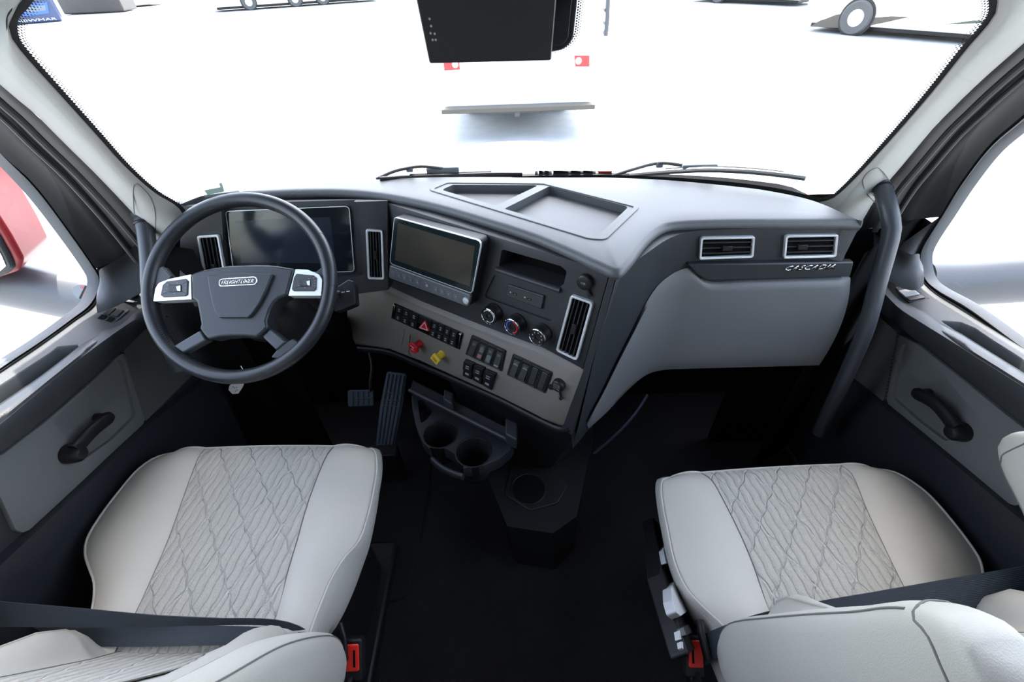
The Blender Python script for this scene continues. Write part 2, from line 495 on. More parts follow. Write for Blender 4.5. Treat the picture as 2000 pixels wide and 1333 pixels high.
def perf(name, col, sp=0.0045):
    """perforated speaker cover: rows of small dark holes"""
    m_, nt, b, o = nmat(name)
    b.inputs['Roughness'].default_value = 0.55
    N = nt.nodes.new; L = nt.links.new
    uv = N('ShaderNodeUVMap'); mp = N('ShaderNodeMapping'); mp.inputs['Scale'].default_value = (1 / sp, 1 / sp, 1)
    L(uv.outputs[0], mp.inputs[0])
    vo = N('ShaderNodeTexVoronoi'); vo.inputs['Scale'].default_value = 1; vo.inputs['Randomness'].default_value = 0.0
    L(mp.outputs[0], vo.inputs['Vector'])
    lt = N('ShaderNodeMath'); lt.operation = 'LESS_THAN'; lt.inputs[1].default_value = 0.26
    L(vo.outputs['Distance'], lt.inputs[0])
    mx = N('ShaderNodeMix'); mx.data_type = 'RGBA'
    mx.inputs[6].default_value = (*col, 1); mx.inputs[7].default_value = (0.012, 0.012, 0.012, 1)
    L(lt.outputs[0], mx.inputs[0]); L(mx.outputs[2], b.inputs['Base Color'])
    return m_
M['leather'] = leather(); M['quilt'] = quilt(); M['belt'] = belt(); M['perf'] = perf('perforated speaker cover', (0.125, 0.122, 0.115))
# ================================================================== cab shell
def ws_y(x, z): return 1.235 - 0.45 * (z - 1.07) - 0.20 * (x / 0.72) ** 2
def WS(x, y, off=0.0): return Fp(x, y, lambda P: P.y - ws_y(P.x, P.z) + off, 0.4, 2.6)
PIL_IN = {-1: [(175, -160), (110, -95), (62, -30), (35, 7), (17, 28), (14, 52), (21, 77), (42, 105), (105, 175), (175, 252), (245, 329), (301, 378), (345, 405), (362, 430)],
          1: [(1880, -160), (1935, -95), (1945, -30), (1951, 0), (1948, 25), (1930, 52), (1895, 91), (1825, 178), (1755, 259), (1685, 336), (1650, 371), (1629, 388), (1608, 395), (1570, 398)]}
PIL_OUT = {-1: [(-330, -130), (-200, -10), (-90, 85), (-40, 130), (0, 165), (35, 195), (70, 224), (105, 259), (140, 294), (175, 328), (210, 364), (259, 416), (295, 458), (325, 495)],
           1: [(2320, -235), (2190, -100), (2100, -10), (2050, 36), (2000, 84), (1950, 128), (1895, 178), (1860, 213), (1825, 248), (1790, 290), (1755, 332), (1725, 367), (1695, 413), (1672, 455)]}
WIN = {-1: [(-300, 20), (-160, 150), (-60, 250), (0, 313), (63, 381), (126, 463), (170, 526), (179, 543), (178, 563), (164, 592), (126, 623), (63, 668), (19, 696), (-40, 736), (-200, 842)],
       1: [(2300, 10), (2160, 130), (2060, 205), (2000, 252), (1947, 297), (1895, 363), (1855, 424), (1822, 475), (1813, 496), (1813, 520), (1822, 547), (1840, 562), (1900, 595), (2000, 667), (2160, 780)]}
SEAL = {-1: [(-310, -5), (-170, 125), (-60, 232), (0, 299), (63, 356), (142, 460), (187, 525), (197, 542), (196, 566), (180, 597), (140, 628), (70, 678), (19, 712), (-40, 752), (-200, 858)],
        1: [(2290, -15), (2150, 105), (2050, 180), (1990, 232), (1935, 280), (1872, 362), (1835, 424), (1800, 478), (1793, 496), (1794, 524), (1806, 550), (1826, 570), (1890, 610), (1990, 682), (2150, 796)]}
def panel(rows, n=40, m_=1, mid=None, smooth=True):
    """rows of points -> mesh grid, resampled"""
    R = [rs(r, n, smooth) for r in rows]
    mb = MB(); mb.grid(R); return mb
def bulge(A, B, k, h, cen):
    """m rows between polylines A and B, bowed towards cen"""
    rows = []
    for j in range(k + 1):
        t = j / k; row = []
        for a, b in zip(A, B):
            p = a.lerp(b, t); d = (cen - p).normalized()
            row.append(p + d * h * (1 - (2 * t - 1) ** 2))
        rows.append(row)
    return rows
CEN = V((0, 0.1, 1.2))
# floor and the black walls round it
g = MB(); g.box((0, 0.15, -0.02), 2.3, 2.9, 0.04)
tag(g.build('floor', M['carpet'], smooth=False), 'black carpet on the cab floor between the two seats', kind='structure')
g = MB(); g.box((0, 1.41, 0.42), 2.2, 0.04, 0.86)
g.grid([[V((x, 1.26, .965)) for x in (-1.05, 0, 1.05)], [V((x, 1.40, .84)) for x in (-1.05, 0, 1.05)]])
for s in (-1, 1):
    g.box((s * .93, 1.125, .47 if s > 0 else .52), .34, .03, .92 if s > 0 else 1.02)
tag(g.build('wall_front', M['deep'], smooth=False), kind='structure')
g = MB(); g.box((0, -1.3, 1.0), 2.3, 0.04, 2.1); tag(g.build('wall_back', M['headliner'], smooth=False), kind='structure')
g = MB(); g.box((0, -0.20, 2.06), 1.74, 2.24, 0.04)
tag(g.build('ceiling', M['headliner'], smooth=False), kind='structure')
for s, nm in ((-1, 'left'), (1, 'right')):
    g = MB(); g.box((s * 1.13, -0.70, 1.0), 0.05, 1.24, 2.1)
    g.box((s * 1.13, 0.68, 0.28), 0.05, 1.72, 0.60)
    tag(g.build('wall_' + nm, M['black'], smooth=False), kind='structure')
# header above the windshield
g = MB(); 
hr = [[V((x, ws_y(x, 1.60) - 0.01, 1.575)) for x in [i / 10 * 0.86 for i in range(-10, 11)]],
      [V((x, ws_y(x, 1.62) - 0.07, 1.62)) for x in [i / 10 * 0.88 for i in range(-10, 11)]],
      [V((x, 0.82, 2.05)) for x in [i / 10 * 0.95 for i in range(-10, 11)]]]
g.grid(hr); tag(g.build('trim_3', M['pillar'], solid=0.02), kind='structure')
# windshield: curved glass, black ceramic border and its fading dots
xs = [-0.80 + 1.6 * i / 32 for i in range(33)]
g = MB(); g.grid([[V((x, ws_y(x, z), z)) for x in xs] for z in [0.97 + 0.70 * j / 12 for j in range(13)]])
ws = g.build('window_1', M['glass']); tag(ws, 'curved windshield glass in front of the dashboard', kind='structure')
fr = MB()
def frit_side(inner, outline_n=90, w=0.022, into=1, rows=4):
    A = rs([WS(x, y, 0.003) for x, y in inner], outline_n)
    return A
for s in (-1, 1):
    A = frit_side(PIL_IN[s], 260)
    top = [p for p in A]
    def inward(i, d):
        t = (top[min(i + 1, len(top) - 1)] - top[max(i - 1, 0)]).normalized()
        nrm = V((0, -1, -0.45)).normalized()
        q = t.cross(nrm).normalized()
        if q.x * s > 0: q = -q
        if abs(q.x) < 0.02 and q.z < 0: q = -q
        if s == 1 and i > len(top) * 0.93 and q.z < 0: q = -q
        p = top[i] + q * d
        return V((p.x, ws_y(p.x, p.z) - 0.003, p.z))
    W0 = -0.001
    rowA = [inward(i, W0) for i in range(len(top))]; rowB = [inward(i, 0.0090) for i in range(len(top))]
    fr.grid([rowA, rowB])
    for k, (d, r) in enumerate(((0.0098, 0.0018), (0.0125, 0.0016), (0.0150, 0.0012), (0.0173, 0.0008))):
        for i in range(k % 2, len(top) - 1, 2):
            p = inward(i, d)
            c = p + V((0, -0.0005, 0)); u_ = V((1, 0, 0)) * r; v_ = V((0, -0.41, 0.91)) * r
            fr.add([c + u_ * math.cos(t) + v_ * math.sin(t) for t in [math.pi / 3 * q for q in range(6)]], [(0, 1, 2, 3, 4, 5)])
# bottom band along the cowl
bt = [WS(x, y, 0.003) for x, y in [(1000, 345), (1060, 343), (1120, 342), (1200, 342), (1300, 346), (1400, 353), (1480, 362), (1540, 372), (1590, 385), (1615, 391)]]
bb = [V((p.x, ws_y(p.x, 1.0) - 0.003, 1.0)) for p in rs(bt, 60)]
fr.grid([rs(bt, 60), bb])
tp = [V((x, ws_y(x, 1.60) - 0.003, 1.60)) for x in xs]; tq = [V((x, ws_y(x, 1.67) - 0.003, 1.67)) for x in xs]
fr.grid([tp, tq])
fr.build('frit_band', M['rubber'], ws, smooth=False, fixn=False)
decal_mat, _nt, _b, _o = nmat('see-through pale decal')
_b.inputs['Base Color'].default_value = (.30, .42, .36, 1); _b.inputs['Roughness'].default_value = .6; _b.inputs['Alpha'].default_value = .65
# pale decal low on the driver's side of the glass
g = MB(); q = [WS(x, y, 0.002) for x, y in ((391, 364), (455, 355), (468, 376), (400, 386))]
g.add(q, [(0, 1, 2, 3)]); g.build('decal', decal_mat, ws, smooth=False)
g = MB(); q = [WS(x, y, 0.003) for x, y in ((399, 372), (430, 366), (436, 375), (405, 381))]; g.add(q, [(0, 1, 2, 3)])
q = [WS(x, y, 0.003) for x, y in ((428, 358), (433, 357), (438, 374), (433, 375))]; g.add(q, [(0, 1, 2, 3)])
g.build('decal_print', plastic('decal print', (0.55, 0.72, 0.66), 0.6), ws, smooth=False)
# pillars and door openings
ARMZ = {}
for s, num, pp in ((-1, 7, [(262, 385), (176, 503), (189, 524), (195, 545), (194, 575), (280, 600), (300, 500)]), (1, 8, [(1735, 380), (1828, 440), (1801, 480), (1795, 500), (1799, 530), (1720, 560), (1690, 480)])):
    g = MB(); g.add([Xp(x, y, s * 1.045) for x, y in pp], [tuple(range(len(pp)))])
    x0 = .79 if s > 0 else .80; y0 = .90 if s > 0 else 1.02
    g.grid([[V((s * x0, y0, 0.02)), V((s * x0, y0, .98))], [V((s * .92, 1.0 if s > 0 else 1.06, 0.02)), V((s * .92, 1.0 if s > 0 else 1.06, .98))], [V((s * 1.05, 1.08, 0.02)), V((s * 1.05, 1.08, .98))]])
    tag(g.build('trim_%d' % num, M['deep'], smooth=False), kind='structure')
for s, num in ((-1, 1), (1, 2)):
    A = rs([WS(x, y, 0.006) for x, y in PIL_IN[s]], 40); B = rs([Xp(x, y, s * 0.88) for x, y in PIL_OUT[s]], 40)
    rows = bulge(A, B, 8, 0.022, CEN)
    edge = [p + V((-s * 0.0, 0.012, 0.0)) for p in A]
    g = MB(); g.grid([edge] + rows + [[p + V((s * 0.02, 0.03, 0)) for p in B]])
    p = g.build('trim_%d' % num, M['pillar'])
    tag(p, 'pale grey %s windshield pillar trim' % ('left' if s < 0 else 'right'), kind='structure')
    # seams of the cover plate round the handle mount
    if s < 0: seam = [(262, 420), (262, 362), (266, 358), (285, 374), (296, 390), (303, 415), (304, 455)]
    else: seam = [(1737, 353), (1722, 334), (1711, 328), (1698, 334), (1686, 349), (1686, 362), (1694, 380), (1708, 395)]
    def on_pillar(x, y):
        bestd = None
        for j in range(len(rows) - 1):
            for i in range(39):
                a, b, c, d = rows[j][i], rows[j][i + 1], rows[j + 1][i + 1], rows[j + 1][i]
                from mathutils.geometry import intersect_ray_tri
                for tri in ((a, b, c), (a, c, d)):
                    h = intersect_ray_tri(*tri, ray(x, y), CAM, True)
                    if h is not None: return h
        return Xp(x, y, s * 0.86)
    pts = [on_pillar(x, y) for x, y in seam]
    MB().tube([q + (CAM - q).normalized() * 0.0003 for q in rs(pts, 40)], 0.0011, 6).build('cover_seam', M['seam'], p)
    # black weather strip and door frame, outboard of the pillar
    C1 = rs([Xp(x, y, s * 1.03) for x, y in SEAL[s]], 60)
    # door frame from pillar edge to window seal (upper part)
    fo = [Xp(x, y, s * 0.885) for x, y in PIL_OUT[s]]
    k = 7
    si = [Xp(x, y, s * 1.03) for x, y in SEAL[s][:7]]
    F1 = rs(fo, 30); F2 = rs(si, 30)
    rows2 = []
    for j in range(9):
        t = j / 8
        dip = 0.05 * math.sin(math.pi * t) * (1 if t < 0.5 else 0.6)
        rows2.append([a.lerp(b, t) + V((s * 0.5, 0.5, 0)) * (dip if t > 0 else 0) for a, b in zip(F1, F2)])
    g = MB(); g.grid(rows2)
    wst = g.build('trim_%d' % (num + 3), M['black']); tag(wst, kind='structure')
    g = MB()
    g.tube([q.lerp(r_, 0.22) + V((-s * 0.004, -0.01, 0)) for q, r_ in zip(F1, F2)], 0.007, 8)
    g.tube([q.lerp(r_, 0.40) + V((-s * 0.002, -0.012, 0)) for q, r_ in zip(F1, F2)], 0.005, 8)
    g.build('weather_strip', plastic('dark grey weather strip', (0.05, 0.05, 0.048), 0.6), wst)
# ================================================================== doors
def extend(poly, y0, k=-1):
    a, b = poly[k * 1 - 1] if k == -1 else poly[1], poly[k] if k == -1 else poly[0]
    d = b - a
    if abs(d.y) < 1e-6: return poly
    t = (y0 - b.y) / d.y; q = b + d * t
    return poly + [q] if k == -1 else [q] + poly
DOORPX = {-1: dict(
    sill_in=[(285, 594), (262, 612), (234, 636), (200, 647), (162, 676), (86, 735), (0, 794)],
    arm_in=[(285, 618), (262, 626), (240, 640), (180, 683), (108, 740), (0, 830)],
    arm_low=[(330, 618), (285, 643), (238, 686), (162, 758), (86, 823), (0, 888)],
    grey_bot=[(400, 735), (279, 827), (216, 885), (144, 953), (54, 1036), (-60, 1140)],
    strip=[(238, 638), (234, 636), (200, 647), (162, 676), (86, 735), (0, 794), (0, 830), (108, 740), (180, 683)],
    grey=[(238, 686), (279, 820), (277, 829), (216, 885), (144, 953), (54, 1036), (40, 1042), (25, 1036), (0, 982), (-40, 900), (0, 888), (86, 823), (162, 758)],
    spk=[(238, 684), (285, 640), (330, 640), (372, 735), (280, 825)],
    handle=[(218, 812), (180, 842), (146, 880)]),
  1: dict(
    sill_in=[(1700, 520), (1722, 547), (1750, 580), (1775, 596), (1800, 607), (1832, 627), (1900, 671), (2000, 734)],
    arm_in=[(1706, 548), (1728, 574), (1757, 603), (1795, 628), (1850, 662), (1900, 694), (1937, 717), (2000, 757)],
    arm_low=[(1672, 575), (1710, 602), (1750, 635), (1800, 673), (1872, 731), (1950, 792)],
    grey_bot=[(1620, 700), (1665, 733), (1735, 788), (1800, 840), (1900, 920), (1985, 990), (2060, 1050)],
    strip=None,
    grey=[(1758, 652), (1735, 780), (1738, 790), (1800, 840), (1900, 922), (1975, 985), (1990, 990), (2003, 975), (2030, 940), (2060, 880), (1960, 802), (1872, 731), (1800, 675)],
    spk=[(1755, 650), (1710, 610), (1690, 640), (1660, 735), (1728, 785)],
    handle=[(1785, 766), (1828, 790), (1868, 838)])}
GX = 1.02
for s, num in ((-1, 1), (1, 2)):
    D = DOORPX[s]; side = 'left' if s < 0 else 'right'
    door = thing('door_%d' % num, '%s cab door with padded armrest and grey lower panel' % side, 'door', (s * 1.05, 0.95, 0.9), kind='structure')
    # sill surface: from the glass seal to the armrest line
    S0 = [Xp(x, y, s * 1.045) for x, y in SEAL[s][6:13]] ; S0 = extend(S0, -0.05)
    S1 = [Xp(x, y, s * 0.985) for x, y in D['sill_in']]; S1 = extend(S1, -0.05)
    S2 = [Xp(x, y, s * 0.945) for x, y in D['arm_in']]; S2 = extend(S2, -0.05)
    S3 = [Xp(x, y, s * 0.955) for x, y in D['arm_low']]; S3 = extend(S3, -0.05)
    n = 44
    A0, A1, A2, A3 = rs(S0, n), rs(S1, n), rs(S2, n), rs(S3, n)
    # storage pocket pressed into the sill beside the armrest
    pk = [(-80, 818), (0, 753), (97, 690), (112, 678), (152, 674), (154, 680), (86, 732), (0, 790), (-80, 850)] if s < 0 else [(2080, 750), (2000, 703), (1925, 655), (1905, 641), (1878, 630), (1838, 627), (1844, 632), (1900, 668), (2000, 731), (2080, 780)]
    n3 = 420; B0, B1 = rs(S0, n3), rs(S1, n3); rws = [[q + V((s * 0.03, 0, -0.02)) for q in B0]]
    for j in range(61):
        row = []
        for a, b in zip(B0, B1):
            q = a.lerp(b, j / 60); pp = proj(q)
            if inside(pp, pk): q = q + V((0, 0, -.055 * min(1, pdist(pp, pk) / 9) ** 1.3))
            row.append(q)
        rws.append(row)
    rws.append([q + V((-s * .012, 0, -.006)) for q in B1])
    g = MB(); g.grid(rws); g.build('sill_panel', M['sill'], door, ang=50)
    # armrest: padded strip on top, dark face below, underside tucked back
    arm = MB()
    und = [q + V((s * 0.07, 0, -0.012)) for q in A3]
    top2 = [a.lerp(b, .5) + V((0, 0, .004)) for a, b in zip(A1, A2)]
    rnd = [q + V((0, 0, 0.0)) for q in A2]
    low = [a.lerp(b, .25) + V((-s * 0.006, 0, 0)) for a, b in zip(A2, A3)]
    low2 = [a.lerp(b, .85) + V((-s * 0.004, 0, 0)) for a, b in zip(A2, A3)]
    arm.grid([A1, top2, rnd, low, low2, A3, und])
    arm.build('armrest', M['charcoal'], door, ang=50)
    # padded dark strip on the armrest (starts behind the switch panel)
    j0 = next(i for i in range(n) if A1[i].y < (0.855 if s < 0 else 0.86))
    P1, P2 = A1[j0:], A2[j0:]
    g = MB()
    rr = []
    for t, h in ((0, .001), (.06, .005), (.35, .008), (.7, .007), (.93, .004), (1.0, -.004)):
        row = []
        for i, (a, b) in enumerate(zip(P1, P2)):
            e = min(1, i / 3.0)
            row.append(a.lerp(b, .5 + (t - .5) * (0.35 + 0.65 * e ** .5)) + V((0, 0, h * e + 0.001)))
        rr.append(row)
    g.grid(rr); g.build('armrest_pad', M['armwood'], door, ang=50)
    # inner skin: shallow step under the armrest, grey panel plane, dark lower skin to the floor
    G0 = rs(extend([Xp(x, y, s * GX) for x, y in D['grey_bot']], -0.05), n)
    U = [q + V((s * 0.07, 0, -0.012)) for q in A3]
    g = MB(); g.grid([U, [V((s * (GX + .004), q.y, q.z)) for q in U], [V((s * (GX + .004), a.y, (a.z + b.z) / 2)) for a, b in zip(U, G0)], [V((s * (GX + .004), q.y, q.z)) for q in G0],
                      [V((s * (GX - .015), q.y, q.z - .006)) for q in G0], [V((s * (GX - .02), q.y, q.z - .10)) for q in G0], [V((s * (GX + .0), q.y, .20)) for q in G0], [V((s * (GX + .03), q.y, .02)) for q in G0]])
    g.build('inner_skin', M['charcoal2'], door, ang=50)
    # grey panel, with the scooped recess behind the pull handle
    pl = Pl((s * GX, 0, 0), (0, -s * 1.0, 0), (0, 0, 1))     # u runs so that n points into the cab
    if pl.n.x * s > 0: pl = Pl((s * GX, 0, 0), (0, s * 1.0, 0), (0, 0, 1))
    gp = slab('lower_panel', rpoly(pl.qs(D['grey']), 0.012), pl, -0.012, 0.006, M['door_grey'], door, bevel=0.003)
    rec = {-1: [(232, 694), (262, 812), (216, 858), (150, 905), (122, 850), (92, 826), (160, 764)], 1: [(1766, 664), (1746, 776), (1800, 824), (1858, 868), (1878, 822), (1898, 796), (1850, 736)]}[s]
    c = MB(); rq = rpoly(pl.qs(rec), 0.02)
    c.prism(rq, pl, -0.004, 0.03); gp = cut(gp, c)
    # recess lining: deep toward the front, rising to the rear
    h = [pl.P(*pl.q(x, y, .03), .03) for x, y in D['handle']]
    hb = MB(); mid = rs(h, 14)
    hb.tube(mid, [(0.011, 0.008)] + [(0.016, 0.010)] * 12 + [(0.018, 0.012)], 12, flat=(0, 0, 1))
    e = mid[-1]; base = pl.P(*pl.q(*D['handle'][-1], 0.0), 0.0)
    hb.lathe([(0.022, -0.002), (0.023, 0.012), (0.019, 0.034), (0.012, 0.042)], V((s * GX, e.y, e.z - 0.012)), V((-s, 0, 0)), 20)
    e2 = mid[1]; hb.lathe([(0.012, 0.0), (0.010, 0.03)], V((s * GX, e2.y, e2.z)), V((-s, 0, 0)), 14)
    hb.build('pull_handle', M['black'], door, bevel=0.001)
    # perforated speaker cover
    sp = rpoly(pl.qs(D['spk']), 0.008)
    mb = MB().prism(sp, pl, -0.01, 0.004)
    uv = [((q.y), q.z) for q in mb.v]
    mk('speaker_grille', mb.v, mb.f, M['perf'], door, uv=uv, smooth=False)
    # rounded dark moulding at the front of the grille
    # window seal (rubber channel) and inner bright lip
    wp = rs([Xp(x, y, s * 1.055) for x, y in WIN[s]], 90); wq = rs([Xp(x, y, s * 1.042) for x, y in SEAL[s]], 90)
    g = MB()
    rows = []
    for t, h in ((0, 0.012), (0.12, -0.004), (0.4, -0.008), (0.62, -0.004), (0.72, 0.008), (0.9, 0.006), (1.0, -0.002)):
        rows.append([a.lerp(b, t) + V((s * h, 0, 0)) for a, b in zip(wp, wq)])
    g.grid(rows[:4]); g.build('window_frame', M['sill'], door, ang=60)
    g = MB(); g.grid(rows[3:]); g.build('window_seal', M['rubber'], door, ang=60)
    # door glass
    gg = MB(); gg.grid([[V((s * (1.062 - max(0, z - .9) * .25), y, z)) for y in (-0.4, 0.2, 0.7, 1.03)] for z in (0.84, 1.0, 1.3, 1.62)])
    gg.build('door_glass', M['glass'], door)
    # upper door frame bar over the glass (closes the opening out of view)
    MB().box((s * 0.86, 0.3, 1.66), 0.05, 1.4, 0.08).build('upper_frame', M['charcoal'], door, bevel=0.01)
    # sail panel: raised corner between the pillar and the sill
    if s < 0: so_, sm_ = [(197, 552), (194, 528), (205, 521), (240, 500), (262, 480), (285, 462)], [(188, 598), (212, 590), (240, 577), (262, 565), (285, 552), (300, 540)]
    else: so_, sm_ = [(1794, 505), (1795, 496), (1780, 497), (1750, 484), (1728, 470), (1706, 455)], [(1805, 543), (1790, 553), (1765, 550), (1740, 537), (1718, 525), (1700, 514)]
    a_ = rs([Xp(x, y, s * (1.03 - 0.02 * i)) for i, (x, y) in enumerate(so_)], 20); b_ = rs([Xp(x, y, s * (1.02 - 0.016 * i)) for i, (x, y) in enumerate(sm_)], 20)
    c_ = rs([q + V((-s * 0.0, 0, -0.03)) for q in b_], 20)
    g = MB(); g.grid([a_] + [[p.lerp(q, t) + V((s * .012, 0.012, 0)) * math.sin(math.pi * t) for p, q in zip(a_, b_)] for t in (.25, .5, .75)] + [b_, [q + V((-s * .0, -.01, -.015)) for q in b_]])
    g.build('corner_panel', M['sill'], door, ang=60)
    # switch panels on the sill
    up = V((0, 0.17, 1)).normalized()
    def sillf(P):
        i = min(range(0, n3, 3), key=lambda k: abs(B0[k].lerp(B1[k], .5).y - P.y)); t = (P.x - B0[i].x) / ((B1[i].x - B0[i].x) or 1e-6)
        return P.z - (B0[i].z + (B1[i].z - B0[i].z) * max(-.2, min(1.2, t)))
    cxy = (218, 616) if s < 0 else (1783, 578)
    o_ = Fp(*cxy, sillf, .6, 2.0); o2 = Fp(cxy[0] + (16 if s < 0 else -14), cxy[1] - 12, sillf, .6, 2.0); o3 = Fp(cxy[0] - 12 * (1 if s < 0 else -1), cxy[1] - 4, sillf, .6, 2.0)
    d1, d2 = o2 - o_, o3 - o_
    sp_ = Pl(o_, d1, d2)
    if sp_.n.z < 0: sp_.n = -sp_.n
    def add_panel(quad, keys, nm='window_switch_panel'):
        b_ = slab(nm, rpoly(sp_.qs(quad), 0.003), sp_, -0.01, 0.002, M['sill'], door, bevel=0.001)
        for kq, mt in keys:
            slab('switch_key', rpoly(sp_.qs(kq, 0.004), 0.002), sp_, 0.001, 0.005, mt, b_, bevel=0.0012)
        return b_
    if s < 0:
        add_panel([(178, 626), (212, 598), (254, 606), (222, 633)],
                  [([(201, 612), (215, 600), (228, 602), (213, 616)], M['switch']), ([(215, 616), (229, 603), (243, 606), (229, 619)], M['switch']),
                   ([(188, 622), (198, 614), (211, 617), (201, 626)], M['black_gloss']), ([(204, 626), (214, 618), (226, 621), (216, 630)], M['black_gloss'])])
        b_ = add_panel([(228, 588), (262, 562), (276, 562), (276, 585), (262, 594)], [([(232, 588), (238, 583), (266, 589), (261, 593)], M['black_gloss'])], 'mirror_switch_panel')
        cx, cy = sp_.q(259, 578)
        MB().lathe([(0.013, 0.003), (0.0135, 0.010), (0.011, 0.013), (0.006, 0.011)], sp_.P(cx, cy, 0), sp_.n, 24).build('mirror_dial', M['black_gloss'], b_)
        for dx, dy in ((0, .008), (0, -.008), (.008, 0), (-.008, 0)):
            MB().lathe([(0.0016, 0.0125), (0.0012, 0.0135)], sp_.P(cx + dx, cy + dy, 0), sp_.n, 8).build('dial_mark', M['white_mark'], b_)
    else:
        add_panel([(1748, 562), (1781, 559), (1817, 584), (1775, 592)],
                  [([(1754, 568), (1781, 563), (1797, 575), (1768, 580)], M['silver']), ([(1768, 581), (1799, 576), (1808, 582), (1777, 588)], M['switch'])])
# ================================================================== dashboard
dash = thing('dashboard', 'dark grey truck dashboard with beige switch panel, screens and glovebox', 'dashboard', (0, 1.1, 0.6))
ZT = 1.07
Fpx = [(352, 404), (392, 393), (440, 388), (520, 384), (600, 381), (680, 382), (760, 391), (850, 410), (950, 440), (1040, 470), (1110, 500), (1165, 526), (1206, 541), (1232, 522), (1262, 482), (1290, 457), (1320, 447), (1400, 443), (1500, 442), (1600, 442), (1683, 443)]
Bpx = [(353, 399), (392, 384), (425, 378), (515, 366), (600, 360), (680, 356), (750, 350), (830, 347), (900, 346), (960, 346), (1020, 347), (1080, 347), (1130, 347), (1180, 347), (1240, 349), (1300, 352), (1360, 357), (1430, 364), (1500, 373), (1590, 393), (1684, 434)]
n = 90
Fw = rs([Zp(x, y, ZT - 0.012) for x, y in Fpx], n * 3); Bw = rs([Zp(x, y, ZT) for x, y in Bpx], n * 3)
# pair front and back by the traced stations
def stations(px, z, k=5):
    P = [Zp(x, y, z) for x, y in px]; out = []
    full = rs(P, (len(P) - 1) * k + 1)
    res = []
    # catmull sampling with equal k per span
    for i in range(len(P) - 1):
        seg = rs([P[max(i - 1, 0)], P[i], P[i + 1], P[min(i + 2, len(P) - 1)]] if 0 < i < len(P) - 2 else [P[i], P[i + 1]], 2)
        p0 = P[i - 1] if i else P[0] * 2 - P[1]; p1 = P[i]; p2 = P[i + 1]; p3 = P[i + 2] if i + 2 < len(P) else p2 * 2 - p1
        for j in range(k):
            t = j / k
            res.append(0.5 * ((2 * p1) + (p2 - p0) * t + (2 * p0 - 5 * p1 + 4 * p2 - p3) * t * t + (3 * p1 - p0 - 3 * p2 + p3) * t ** 3))
    res.append(P[-1]); return res
FR = stations(Fpx, ZT - 0.012); BK = stations(Bpx, ZT)
N = len(FR)
inn = []
for i in range(N):
    t = FR[min(i + 1, N - 1)] - FR[max(i - 1, 0)]; nn = V((-t.y, t.x, 0)).normalized()
    if nn.y < 0 and not (60 < i < 80): nn = -nn
    if i and nn.dot(inn[-1]) < 0: nn = -nn
    inn.append(nn)
inn = [sum((inn[max(0, min(N - 1, i + k))] for k in range(-3, 4)), V((0, 0, 0))).normalized() for i in range(N)]
rows = []
r0 = 0.013
def at(i, d, z):
    wi = (BK[i] - FR[i]).length; d = min(d, (.5 if d > .03 else .3) * wi); p = FR[i] + inn[i] * d; return V((p.x, p.y, z))
rows.append([V((b.x, b.y + 0.05, ZT - 0.10)) for b in BK])
rows.append([V((b.x, b.y + 0.035, ZT - 0.02)) for b in BK])
rows.append([V((b.x, b.y, ZT)) for b in BK])
for tt in (0.25, 0.5, 0.75):
    rows.append([BK[i].lerp(at(i, r0, ZT), tt) for i in range(N)])
for j in range(7):
    a = math.pi * j / 6
    rows.append([at(i, r0 - r0 * math.sin(a), ZT - 0.012 + 0.012 * math.cos(a)) for i in range(N)])
rows.append([at(i, 0.05, ZT - 0.026) for i in range(N)])
rows.append([at(i, 0.055, ZT - 0.10) for i in range(N)])
# the narrow left end: keep rows from crossing
g = MB(); g.grid(rows, closed=True)
n_ = N; R = len(rows)
g.f.append(tuple(k * n_ for k in range(R))[::-1]); g.f.append(tuple(k * n_ + n_ - 1 for k in range(R)))
dtop = g.build('dash_top', M['dash_top'], dash, ang=50)
# two-part storage tray sunk in the top
TP = Pl((0, 1.0, ZT), (1, 0, 0), (0, 1, 0))
rim = rpoly(TP.qs([(833, 371), (872, 355), (1064, 357), (1252, 404), (1183, 470), (1150, 468)]), [.02, .02, .03, .02, .02, .03])
left_hole = rpoly(TP.qs([(862, 371), (885, 361), (1052, 362), (968, 402)]), [.012, .012, .006, .006])
right_hole = rpoly(TP.qs([(985, 408), (1073, 364), (1228, 404), (1170, 459), (1150, 457)]), [.006, .006, .014, .014, .014])
c = MB().prism(left_hole, TP, -0.020, 0.05).prism(right_hole, TP, -0.020, 0.05); dtop = cut(dtop, c)
dtop['label'] = 'soft grey dash top'
def strip_ring(name, outer, inner, pl, z0, z1, mat, parent, bev=0.0015):
    g = MB(); ringm(g, outer, inner, pl, z0, z1); return g.build(name, mat, parent, bevel=bev)
st = strip_ring('storage_tray', rim, inset(rim, 0.012), TP, -0.004, 0.002, M['dash_top'], dash)
slab('tray_liner', inset(left_hole, 0.001), TP, -0.022, -0.0185, M['dash_top'], st, bevel=0.001)
slab('tray_liner', inset(right_hole, 0.001), TP, -0.022, -0.0185, M['dash_top'], st, bevel=0.001)
slab('tray_divider', TP.qs([(969, 403), (981, 407), (1070, 364), (1061, 360)]), TP, -0.02, -0.002, M['dash_top'], st, bevel=0.002)
